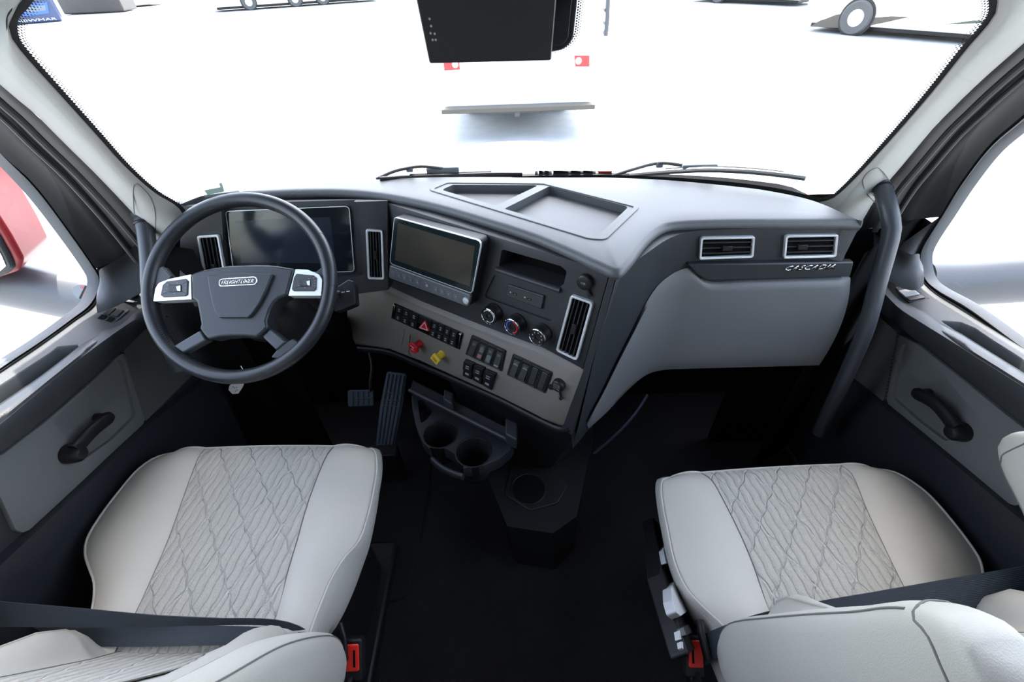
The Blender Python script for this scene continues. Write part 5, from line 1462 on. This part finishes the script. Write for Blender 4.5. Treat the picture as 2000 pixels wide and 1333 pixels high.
pas = make_seat(1, dict(xs=.64,
    A=[(1312, 922), (1296, 932), (1292, 950), (1296, 985), (1303, 1022), (1320, 1098), (1343, 1147), (1377, 1185), (1415, 1222)],
    B=[(1373, 916), (1392, 938), (1422, 992), (1453, 1056), (1476, 1113), (1500, 1185)],
    C=[(1647, 900), (1666, 927), (1696, 999), (1730, 1071), (1766, 1144)],
    D=[(1715, 905), (1752, 918), (1785, 936), (1818, 961), (1863, 1011), (1901, 1060), (1920, 1090), (1926, 1117), (1928, 1150)],
    outA=[(1308, 930), (1291, 936), (1288, 950), (1291, 985), (1297, 1022), (1311, 1090), (1331, 1163), (1350, 1216), (1368, 1250)]), .53,
    'passenger seat with cream leather sides and grey side controls')
# controls on the inboard side of the passenger seat
def side_pl(x, z, y): return Pl((x, y, z), (0, -1, 0), (-.35, 0, .94))
QP = Pl(Zp(1318, 1160, .47), V((.16, -1, 0)), V((-.5, -.05, .85)))
if QP.n.dot(CAM - QP.o) < 0: QP.n = -QP.n
def ctl(nm, pxs, z, mt, off0=-.012, off1=.008, r=.006, bev=.004):
    q = QP.qs(pxs, off1); return slab(nm, rpoly(q, r), QP, off0, off1, mt, pas, bevel=bev, seg=3)
ctl('control_panel', [(1276, 1010), (1296, 1035), (1318, 1110), (1334, 1160), (1352, 1215), (1366, 1262), (1345, 1280), (1318, 1200), (1292, 1120)], .47, M['seat_side'], -.04, -.004)
ctl('control_knob', [(1296, 1075), (1304, 1060), (1309, 1068), (1314, 1090), (1306, 1100), (1301, 1102)], .47, M['white_plastic'])
ctl('control_knob', [(1311, 1148), (1318, 1136), (1328, 1131), (1340, 1175), (1343, 1195), (1330, 1204), (1320, 1196), (1313, 1172)], .47, M['white_plastic'])
ctl('control_button', [(1334, 1225), (1345, 1220), (1352, 1236), (1341, 1242)], .47, M['switch'], -.01, .004, .002, .001)
ctl('control_lever', [(1324, 1233), (1328, 1232), (1331, 1249), (1327, 1250)], .47, M['white_plastic'], -.004, .004, .001, .001)
ctl('control_lever', [(1330, 1254), (1334, 1254), (1335, 1269), (1332, 1266)], .47, M['white_plastic'], -.004, .004, .001, .001)
g = MB(); p = Zp(1278, 1072, .22); g.box(p, .045, .02, .012); g.build('slide_lever', M['chrome'], pas, bevel=.004)
# ================================================================== seat belts
def ribbon(mb, rows_, th=.0014):
    """rows_: list of (edge point, edge point) across the webbing"""
    A = rs([a for a, b in rows_], 30); B = rs([b for a, b in rows_], 30)
    nrm = []
    for i in range(30):
        t = A[min(i + 1, 29)] - A[max(i - 1, 0)]; nrm.append(t.cross(B[i] - A[i]).normalized() * th / 2)
    i0 = len(mb.v); 
    mb.grid([[a + n_ for a, n_ in zip(A, nrm)], [b + n_ for b, n_ in zip(B, nrm)], [b - n_ for b, n_ in zip(B, nrm)], [a - n_ for a, n_ in zip(A, nrm)]], closed=True)
    L = 0; uv = []
    for w_ in (0, .048, .048, 0):
        for i in range(30): uv.append((w_, i * .02))
    return uv
def mkbelt(nm, mb, uv, parent): return mk(nm, mb.v, mb.f, M['belt'], parent, uv=uv, ang=60)
def buckle(x, y, z, parent, s):
    c = Zp(x, y, z); BP_ = Pl(c, V((1, .0, -.12 * s)), V((0, .80, .60)))
    b_ = slab('buckle', rpoly([(-.019, -.045), (.019, -.045), (.019, .030), (-.019, .030)], .006), BP_, -.022, .0, M['black'], parent, bevel=.004, seg=3)
    slab('release_button', rpoly([(-.0145, -.026), (.0145, -.026), (.0145, .022), (-.0145, .022)], .004), BP_, -.004, .0035, M['red_buckle'], b_, bevel=.0015)
    slab('tongue_slot', [(-.0025 - .006 * s, -.018), (.0015 - .006 * s, -.018), (.0015 - .006 * s, .012), (-.0025 - .006 * s, .012)], BP_, .003, .0042, M['deep'], b_)
    MB().tube([c + V((0, -.03, -.02)), c + V((0, -.06, -.10)), V((c.x - .02 * (-s), c.y - .02, .12))], (.018, .004), 8, flat=(0, 1, 0)).build('buckle_stalk', M['black'], parent)
    return BP_
bl = thing('seat_belt', 'navy seat belt across the driver seat, red buckle beside it', 'seat belt', (-.9, .3, .6), group='seat belts')
g = MB(); uvA = ribbon(g, [(Zp(-70, 1166, .70), Zp(-70, 1226, .66)), (Zp(0, 1175, .69), Zp(0, 1225, .65)), (Zp(150, 1188, .665), Zp(150, 1226, .635)), (Zp(300, 1202, .65), Zp(300, 1225, .625)), (Zp(420, 1208, .64), Zp(400, 1222, .62)), (Zp(560, 1215, .60), Zp(560, 1228, .585)), (Zp(650, 1262, .50), Zp(648, 1280, .49))])
mkbelt('shoulder_webbing', g, uvA, bl)
g = MB(); uvB = ribbon(g, [(Zp(60, 1222, .60), Zp(130, 1268, .56)), (Zp(150, 1222, .60), Zp(175, 1264, .575)), (Zp(260, 1222, .60), Zp(270, 1264, .585)), (Zp(400, 1222, .60), Zp(400, 1262, .59)), (Zp(560, 1232, .57), Zp(560, 1262, .555)), (Zp(655, 1268, .48), Zp(655, 1300, .46))])
mkbelt('lap_webbing', g, uvB, bl)
buckle(688, 1283, .46, bl, -1)
MB().tube([Zp(664, 1218, .50), Zp(672, 1245, .49), Zp(675, 1290, .46)], (.006, .005), 10).build('belt_tongue', M['black'], bl)
br2 = thing('seat_belt', 'dark blue seat belt across the passenger seat, buckle beside grey controls', 'seat belt', (.9, .3, .6), group='seat belts')
g = MB(); uvC = ribbon(g, [(Zp(2080, 1092, .68), Zp(2080, 1168, .64)), (Zp(2000, 1106, .67), Zp(2000, 1180, .63)), (Zp(1850, 1132, .65), Zp(1850, 1196, .61)), (Zp(1700, 1158, .63), Zp(1700, 1212, .60)), (Zp(1600, 1175, .61), Zp(1600, 1225, .58)), (Zp(1480, 1200, .57), Zp(1480, 1250, .54)), (Zp(1400, 1228, .52), Zp(1400, 1290, .49)), (Zp(1374, 1240, .49), Zp(1378, 1300, .46))])
mkbelt('webbing', g, uvC, br2)
buckle(1358, 1275, .46, br2, 1)
MB().tube([Zp(1366, 1212, .50), Zp(1370, 1240, .50), Zp(1382, 1288, .48)], (.008, .006), 10).build('belt_tongue', M['black'], br2)
# ================================================================== overhead display and outside
OP = Pl((0, .80, 1.5), (1, 0, 0), (0, .12, .99))
mon = thing('overhead_display', 'black flat display hanging at the top centre of the windshield', 'display', (-.05, .8, 1.6))
mq = OP.qs([(794, -90), (838, 124), (1077, 118), (1094, -90)])
slab('display_body', rpoly(mq, .004), OP, -.022, -.002, M['black'], mon, bevel=.002)
slab('display_glass', inset(rpoly(mq, .004), .0012), OP, -.004, .0, plastic('grey display glass', (.030, .030, .028), .2), mon, bevel=.0008)
q2 = OP.qs([(858, -24), (858, 8), (862, 112), (1066, 108), (1078, 10), (1078, -24)], .001)
for x, y in ((839, 37), (842, 51), (841, 65), (849, 66), (845, 78), (851, 78)):
    a, b = OP.q(x, y); slab('display_key', circ(a, b, .0016, 10), OP, 0, .0006, M['grey_mark'], mon)
MB().tube([OP.P(-.04, .06, -.012), V((-.04, .86, 1.56)), V((-.04, .93, 1.64))], .012, 10).build('mount_arm', M['black'], mon)
# sensor housing on the glass behind it
WPn = V((0, -1, -.45)).normalized(); c0 = WS(1100, 20, .012)
HP = Pl(c0, V((1, 0, 0)), V((0, -.41, .91)))
sh = thing('sensor_housing', 'black camera housing on the windshield behind the overhead display', 'sensor housing', tuple(c0))
hq_ = HP.qs([(1060, -60), (1060, 96), (1100, 88), (1118, 70), (1132, -60)])
slab('housing_shell', rpoly(hq_, [.01, .01, .03, .03, .02]), HP, -.006, .014, M['black'], sh, bevel=.004)
slab('housing_cover', rpoly(inset(hq_, .010), .012), HP, .010, .017, M['black_gloss'], sh, bevel=.002)
hr_ = rpoly(hq_, [.01, .01, .03, .03, .02]); g = MB(); ringm(g, hr_, inset(hr_, .002), HP, .010, .0145); g.build('housing_rim', M['metal'], sh)
# frit dots round the housing
g = MB()
dq = rpoly(inset(hq_, -.006), .03, 10)
dq = rs2(dq + dq[:1], 160, False)
for ring_i, (d, r) in enumerate(((0, .0021), (.004, .0017), (.008, .0012))):
    rr = inset(dq[:-1], -d) if d else dq[:-1]
    for i, (a, b) in enumerate(rr):
        if (i + ring_i) % 2: continue
        P0 = HP.P(a, b); p = V((P0.x, ws_y(P0.x, P0.z) - .002, P0.z))
        g.add([p + V((1, 0, 0)) * r * math.cos(t) + V((0, -.41, .91)) * r * math.sin(t) for t in [math.pi / 3 * k for k in range(6)]], [(0, 1, 2, 3, 4, 5)])
g.build('frit_dots', M['rubber'], ws, smooth=False, fixn=False)
# pavement
def pave():
    m_, nt, b, o = nmat('sunlit concrete'); b.inputs['Roughness'].default_value = .85
    tc = nt.nodes.new('ShaderNodeTexCoord'); nz = nt.nodes.new('ShaderNodeTexNoise'); nz.inputs['Scale'].default_value = 3; nz.inputs['Detail'].default_value = 8
    nt.links.new(tc.outputs['Object'], nz.inputs['Vector']); mx = nt.nodes.new('ShaderNodeMix'); mx.data_type = 'RGBA'
    mx.inputs[6].default_value = (.26, .265, .265, 1); mx.inputs[7].default_value = (.38, .38, .375, 1)
    nt.links.new(nz.outputs['Fac'], mx.inputs[0]); nt.links.new(mx.outputs[2], b.inputs['Base Color']); return m_
ZG = -1.15
g = MB(); g.grid([[V((x, y, ZG)) for x in (-90, -30, 0, 30, 90)] for y in (-30, 0, 30, 120)])
o = g.build('ground', pave(), smooth=False); tag(o, 'pale concrete yard outside the truck', kind='structure')
# grass island
P_ = [Zp(x, y, ZG) for x, y in ((128, 172), (150, 160), (190, 162), (205, 168), (200, 185), (160, 200))]
g = MB(); g.add([V((p.x, p.y, ZG + .008)) for p in P_] + [V((p.x, p.y, ZG)) for p in P_], [(0, 1, 2, 3, 4, 5)] + [(i, (i + 1) % 6, 6 + (i + 1) % 6, 6 + i) for i in range(6)])
o = g.build('grass_patch', plastic('dry green grass', (.19, .25, .10), .95, 30, .5, .35, spec=.1)); tag(o, 'patch of pale green grass beyond the left pillar', 'grass', kind='stuff')
# shade board added out of view above the windshield, keeps sun off the dash
g = MB(); g.grid([[V((x, ws_y(x, 1.68) - .02, 1.70)) for x in [-.95 + .19 * i for i in range(11)]], [V((x, 1.52 - .10 * (x / .95) ** 2, 1.66)) for x in [-.95 + .19 * i for i in range(11)]]])
o = g.build('added_sun_shield', M['black'], solid=.012); tag(o, kind='structure'); o.name = 'trim_6'
# hood and cowl
hood = thing('truck_hood', 'white truck hood beyond the windshield base', 'hood', (0, 2.0, .7))
rows = []
for y, z, w_ in ((1.42, .80, .78), (1.6, .80, .78), (1.9, .79, .74), (2.3, .76, .66), (2.7, .70, .56), (2.85, .66, .52), (2.87, .1, .5)):
    rows.append([V((w_ * u_, y - .05 * u_ * u_, z - .10 * u_ ** 4 - .03 * u_ * u_)) for u_ in [i / 12 for i in range(-12, 13)]])
MB().grid(rows).build('hood_panel', plastic('white truck paint', (.82, .80, .78), .25, coat=.4), hood)
for s in (-1, 1):
    g = MB(); g.grid([[V((s * .78, 1.42, .70)), V((s * .78, 1.9, .68)), V((s * .56, 2.7, .60))], [V((s * 1.0, 1.30, .62)), V((s * 1.05, 1.9, .60)), V((s * .95, 2.7, .5))], [V((s * 1.12, 1.30, .1)), V((s * 1.15, 1.9, .1)), V((s * 1.1, 2.7, .1))]])
    g.build('fender', plastic('white fender paint', (.80, .79, .78), .25, coat=.4), hood)
MB().tube([Yp(x, y, 2.2) for x, y in ((885, 312), (950, 307), (1020, 306), (1080, 307), (1140, 308))], .006, 6).build('hood_seam', plastic('hood gap', (.2, .18, .15), .6), hood)
cow = MB()
A = rs([WS(x, y, -.03) for x, y in [(860, 350), (960, 347), (1100, 345), (1250, 345), (1400, 352), (1500, 362), (1560, 372), (1590, 386)]], 30)
cow.grid([[p + V((0, .0, -.03)) for p in A], [p + V((0, .04, -.006)) for p in A], [p + V((0, .07, -.02)) for p in A], [V((p.x, p.y + .12, .90)) for p in A]])
cowl = cow.build('cowl_panel', M['rubber'], hood)
def tape(quad, mt, off=-.07):
    q = [WS(x, y, off) for x, y in quad]; MB().add(q, [(0, 1, 2, 3)]).build('reflective_tape', mt, hood, smooth=False)
tw = plastic('white tape', (.8, .82, .83), .4); tr_ = plastic('red tape', (.85, .03, .03), .4)
tape([(1166, 334), (1196, 334), (1194, 342), (1170, 341)], tr_)
tape([(1528, 366), (1548, 371), (1552, 378), (1534, 374)], tw); tape([(1549, 371), (1572, 377), (1587, 386), (1556, 381)], tr_)
for x in (1045, 1060, 1072, 1110, 1134, 1158): tape([(x, 334), (x + 6, 334), (x + 6, 341), (x - 1, 341)], tw)
for x, x2 in ((1052, 1060), (1064, 1072), (1080, 1110), (1115, 1134), (1139, 1158)): tape([(x, 333), (x2, 334), (x2, 343), (x, 342)], M['black'], -.068)
# wipers
for nm, armp, blade, lab, mount in (
    ('wiper', [(735, 350), (770, 335), (800, 328), (825, 325), (865, 329)], [(742, 350), (800, 347), (880, 344), (960, 341), (1020, 341)], 'left wiper lying low along the windshield base', (865, 332)),
    ('wiper', [(1195, 344), (1240, 330), (1288, 319), (1345, 325)], [(1230, 342), (1300, 336), (1380, 332), (1460, 335), (1530, 342), (1573, 348)], 'right wiper with silver blade, reaching towards the passenger corner', (1366, 327))):
    w_ = thing(nm, lab, 'wiper', tuple(WS(*armp[0], -.03)), group='windshield wipers')
    MB().tube(rs([WS(x, y, -.035) for x, y in armp], 20), .0045, 8).build('wiper_arm', plastic('wiper arm grey', (.06, .06, .06), .4), w_)
    MB().tube(rs([WS(x, y, -.015) for x, y in blade], 30), (.006, .009), 8).build('wiper_blade', M['metal'] if 'right' in lab else M['black'], w_)
    MB().tube(rs([WS(x, y - 5, -.03) for x, y in blade[1:-1]], 30), .0035, 8).build('blade_frame', M['black'], w_)
    c = WS(*mount, -.035); MB().box(c, .09, .015, .016).build('blade_clip', plastic('clip grey', (.16, .18, .21), .4), w_, bevel=.004)
    c = WS(armp[2][0], armp[2][1] + 3, -.035); MB().box(c, .018, .012, .014).build('hose_clip', plastic('clip grey', (.16, .18, .21), .4), w_, bevel=.003)
# mirrors
for s, pts in ((-1, [(215, 592), (150, 583), (90, 571), (20, 556), (-60, 540), (-160, 524)]), (1, [(1790, 556), (1850, 556), (1930, 551), (2010, 546), (2090, 541), (2170, 536)])):
    P_ = [Yp(x, y, 1.13) for x, y in pts]
    mr = thing('side_mirror', 'side mirror arm outside the %s window%s' % (('driver', ', red housing behind it') if s < 0 else ('passenger', ', plain dark')), 'mirror', tuple(P_[0]), group='side mirrors')
    MB().tube(rs(P_, 24), (.075, .055), 20, flat=(0, 0, 1)).build('mirror_arm', plastic('mirror arm grey', (.095, .10, .112) if s < 0 else (.045, .048, .058), .45), mr, ang=80)
    e = P_[-1]
    if s < 0:
        hp = Pl(Yp(0, 480, 1.08), V((1, .25, 0)), V((0, 0, 1)))
        hq_ = hp.qs([(-70, 300), (-22, 372), (0, 410), (28, 455), (52, 500), (44, 524), (20, 532), (-60, 560), (-190, 600), (-260, 500)])
        slab('mirror_housing', rpoly(hq_, .03), hp, -.12, .02, plastic('red and white mirror shell', (.28, .02, .025), .3), mr, bevel=.03, seg=4)
        gi = hp.qs([(-70, 380), (-20, 438), (0, 468), (18, 500), (28, 524), (14, 536), (-60, 570), (-180, 600), (-240, 510)], .03)
        slab('mirror_bezel', rpoly(gi, .02), hp, .0, .03, M['charcoal'], mr, bevel=.008)
        slab('mirror_glass', inset(rpoly(gi, .02), .014), hp, .02, .032, M['chrome'], mr)
        st = Pl(Yp(162, 571, 1.06), V((.9, .4, 0)), V((-.1, .25, .96)))
        if st.n.dot(CAM - st.o) < 0: st.n = -st.n
        dk = slab('warning_sticker', circ(0, 0, .022, 28), st, -.001, .0, plastic('clear sticker', (.30, .32, .35), .4), mr)
        slab('sticker_mark', [(-.016, -.014), (-.013, -.017), (.016, .014), (.013, .017)], st, 0, .0006, M['black'], dk)
        slab('sticker_print', circ(.005, -.006, .008, 16), st, 0, .0004, plastic('faded red', (.6, .16, .16), .5), dk); slab('sticker_print', circ(.004, .013, .004, 12), st, 0, .0004, plastic('faded red', (.6, .16, .16), .5), dk)
    else:
        MB().box(e + V((.15, 0, .25)), .25, .16, .7).build('mirror_housing', M['charcoal'], mr, bevel=.04)
# motorhome ahead
yb = 8.9
bL, bR = Yp(862, 215, yb), Yp(1162, 208, yb)
mh = thing('motorhome', 'white motorhome parked directly ahead with grey bumper and red tail lights', 'motorhome', (0.13, yb + 3, ZG))
x0, x1 = bL.x + .05, bR.x - .05; zb_ = -.62
g = MB(); g.box(((x0 + x1) / 2, yb + .22 + 3.5, (2.2 - .625) / 2), x1 - x0, 7.0, 2.2 + .625)
wp_ = plastic('white coach paint', (.85, .86, .86), .3)
g.build('coach_body', wp_, mh, bevel=.05)
g = MB(); g.box(((x0 + x1) / 2, yb + .10, (bL.z + bR.z) / 2 - .02), x1 - x0 + .1, .24, .075); g.build('bumper', plastic('weathered bumper', (.095, .085, .07), .6, spec=.2), mh, bevel=.01)
g = MB(); g.box((Yp(1010, 226, yb + .1).x, yb + .1, bL.z - .12), .09, .12, .09); g.box((Yp(1003, 219, yb + .1).x, yb + .1, bL.z - .09), .95, .06, .045); g.build('hitch', plastic('hitch steel', (.07, .07, .07), .5), mh, bevel=.005)
g = MB(); g.box(((x0 + x1) / 2, yb + 2.2, ZG + .42), .9, 2.6, .16)
g.build('chassis', M['black'], mh)
for sx in (x0 + .35, x1 - .35):
    MB().lathe([(.30, -.13), (.44, -.12), (.44, .12), (.30, .13)], (sx, yb + 2.2, ZG + .44), (1, 0, 0), 32).build('wheel', plastic('flare paled tyre', (.07, .07, .068), .8), mh)  # tyre black lifted to grey to imitate flare washing it out
fy_ = yb + .215
def on_back(nm, quad, mt, dy=-.02, parent=mh):
    q = [Yp(x, y, fy_ + dy) for x, y in quad]
    return MB().add(q + [p + V((0, -dy + .01, 0)) for p in q], [(0, 1, 2, 3), (0, 1, 5, 4), (1, 2, 6, 5), (2, 3, 7, 6), (3, 0, 4, 7)]).build(nm, mt, parent, smooth=False)
for q, c_ in (([(1122, 109), (1151, 109), (1151, 130), (1124, 130)], (1130, 119)), ([(865, 110), (896, 110), (898, 136), (868, 138)], (889, 126))):
    tl_ = on_back('tail_light', q, tr_); p = Yp(*c_, fy_ - .022)
    MB().lathe([(.055, 0), (.05, .02)], p, (0, -1, 0), 22).build('reverse_lens', tw, tl_)
for a, b in (((864, 126), (866, 172)), ((902, 122), (907, 170))): MB().tube([Yp(*a, fy_ - .004), Yp(*b, fy_ - .004)], .005, 6).build('panel_gap', M['grey_mark'], mh)
bd_ = on_back('maker_plate', [(1116, 173), (1149, 172), (1150, 186), (1117, 187)], plastic('plate grey', (.55, .56, .56), .5), -.01)
BPl = Pl((0, fy_ - .011, 0), (1, 0, 0), (0, 0, 1)); a, b = BPl.q(1133, 179); text('plate_lettering', 'Fleetwood' if False else 'lazy', BPl, a, b, .05, 0.0, M['charcoal'], mh, ext=.004) if False else None
g = MB(); 
for z_ in range(3): pass
rp = [Yp(1183, 70, fy_ - .15), Yp(1186, 40, fy_ - .15), Yp(1189, -40, fy_ - .15)]
MB().tube(rp, .035, 8).build('ladder_rail', plastic('ladder grey', (.06, .062, .066), .5), mh)
for y_ in (66, 46, 20): 
    p = Yp(1184, y_, fy_ - .15); MB().tube([p, p + V((.0, .2, 0))], .03, 8).build('rail_bracket', plastic('ladder grey', (.06, .062, .066), .5), mh)
# coaches and trucks across the yard
def coach(nm, label, gA, gB, wheels, h=3.2, wr=.5, body=wp_, clear=.28, depth=2.5, extra=None, skirt=None, grp='coaches parked across the yard'):
    A, B = Zp(*gA, ZG), Zp(*gB, ZG); d = (B - A).normalized(); n_ = V((-d.y, d.x, 0)); n_ = n_ if n_.y > 0 else -n_
    t = thing(nm, label, 'coach', tuple((A + B) / 2), group=grp); R_ = Matrix((d, n_, V((0, 0, 1)))).transposed()
    L_ = (B - A).length
    def bx(nm2, a0, a1, b0, b1, z0, z1, mt, bev=.03): 
        c = A + d * ((a0 + a1) / 2) + n_ * ((b0 + b1) / 2) + V((0, 0, (z0 + z1) / 2)); return MB().box(c, a1 - a0, b1 - b0, z1 - z0, R_).build(nm2, mt, t, bevel=bev)
    bx('coach_body', 0, L_, 0, depth, clear, h, body, .08)
    bx('chassis', .2, L_ - .2, .35, depth - .2, .12, clear + .05, M['black'])
    for a in wheels:
        c = A + d * a + n_ * .02 + V((0, 0, wr))
        MB().lathe([(wr * 1.14, -.015), (wr * 1.14, .02)], A + d * a + V((0, 0, wr * 1.02)), -n_, 36).build('wheel_arch', M['black'], t)
        w1 = MB().lathe([(wr * .62, .10), (wr * .9, .14), (wr, .08), (wr, -.12), (wr * .6, -.14)], c, -n_, 40).build('wheel', plastic('flare paled tyre', (.07, .07, .068), .8), t)  # haze of flare over the dark tyre is put into this grey
        MB().lathe([(wr * .60, .06), (wr * .5, .10), (wr * .2, .11), (wr * .12, .16)], c, -n_, 28).build('wheel_hub', M['white_plastic'], w1)
    if skirt: 
        for a0, a1, z0, z1, mt in skirt: bx('swoosh_panel', a0, a1, -.015, .02, z0, z1, mt, .004)
    return t, A, d, n_, bx
beige = plastic('taupe coach paint', (.085, .075, .062), .5, spec=.2)
A_ = Zp(1575, 62, ZG); B_w = Zp(1655, 70, ZG)
t, A, d, n_, bx = coach('coach', 'nearest coach at the upper right, white with taupe sweeps and large front wheel', (1560, 60), (2080, 106), [(B_w - A_).length + .35], wr=.52,
    skirt=[])
def sweep(pts, mt):   # an outline painted on the coach side, at the side's plane
    pl_ = Pl(A - n_ * .012, d, V((0, 0, 1))); pl_.n = -n_
    q = pl_.qs(pts); o = MB().prism(q, pl_, -.01, .004).build('swoosh_panel', mt, t)
sweep([(1582, 52), (1602, 40), (1612, 37), (1632, 29), (1700, 17), (1706, 18), (1702, 26), (1690, 30), (1684, 36), (1740, 32), (1776, 33), (1733, 43), (1684, 53), (1660, 56)], beige)
sweep([(1790, 49), (1850, 47), (1900, 40), (1935, 40), (1930, 44), (1880, 47)], plastic('sage coach paint', (.07, .085, .06), .5, spec=.2))
coach('coach', 'far coach at the top right, only its lower skirt and wheel in view', (1340, 3), (1557, 14), [2.2], wr=.48)
coach('coach', 'far white coach at the top left with two wheels in view', (420, 25), (745, 2), [2.4, 5.6, 7.6], wr=.48)
coach('coach', 'dark fronted coach at the top left beside the blue one', (126, 30), (244, 24), [], body=plastic('dark coach front', (.05, .045, .042), .4), clear=.05)
t2, A2, d2, n2, bx2 = coach('coach', 'blue fronted coach behind the left pillar with white letters low on its front', (20, 50), (122, 42), [], body=plastic('blue coach front', (.03, .05, .12), .35), clear=.03)
pl_ = Pl(A2 - n2 * .02, d2, V((0, 0, 1))); pl_.n = -n2
if True:
    q = pl_.qs([(40, 10), (92, 4), (96, 26), (46, 32)]); slab('grille_frame', q, pl_, 0, .04, plastic('bright blue', (.03, .10, .65), .4), t2)
    q = pl_.qs([(48, 14), (88, 10), (90, 20), (52, 25)]); slab('grille', q, pl_, .03, .05, plastic('grille grey', (.12, .15, .18), .4), t2)
    a, b = pl_.q(72, 39); a0, b0 = pl_.q(35, 43); a1, _ = pl_.q(112, 38)
    text('coach_lettering', 'NEWMAR', pl_, a, b, .13, .01, M['white_mark'], t2, ext=.01, sx=2.6, rot=.0)
coach('coach', 'pale coach with a dark lower edge between the dark fronted and white coaches', (255, 16), (330, 8), [], body=plastic('pale coach', (.6, .58, .55), .4), clear=.12)
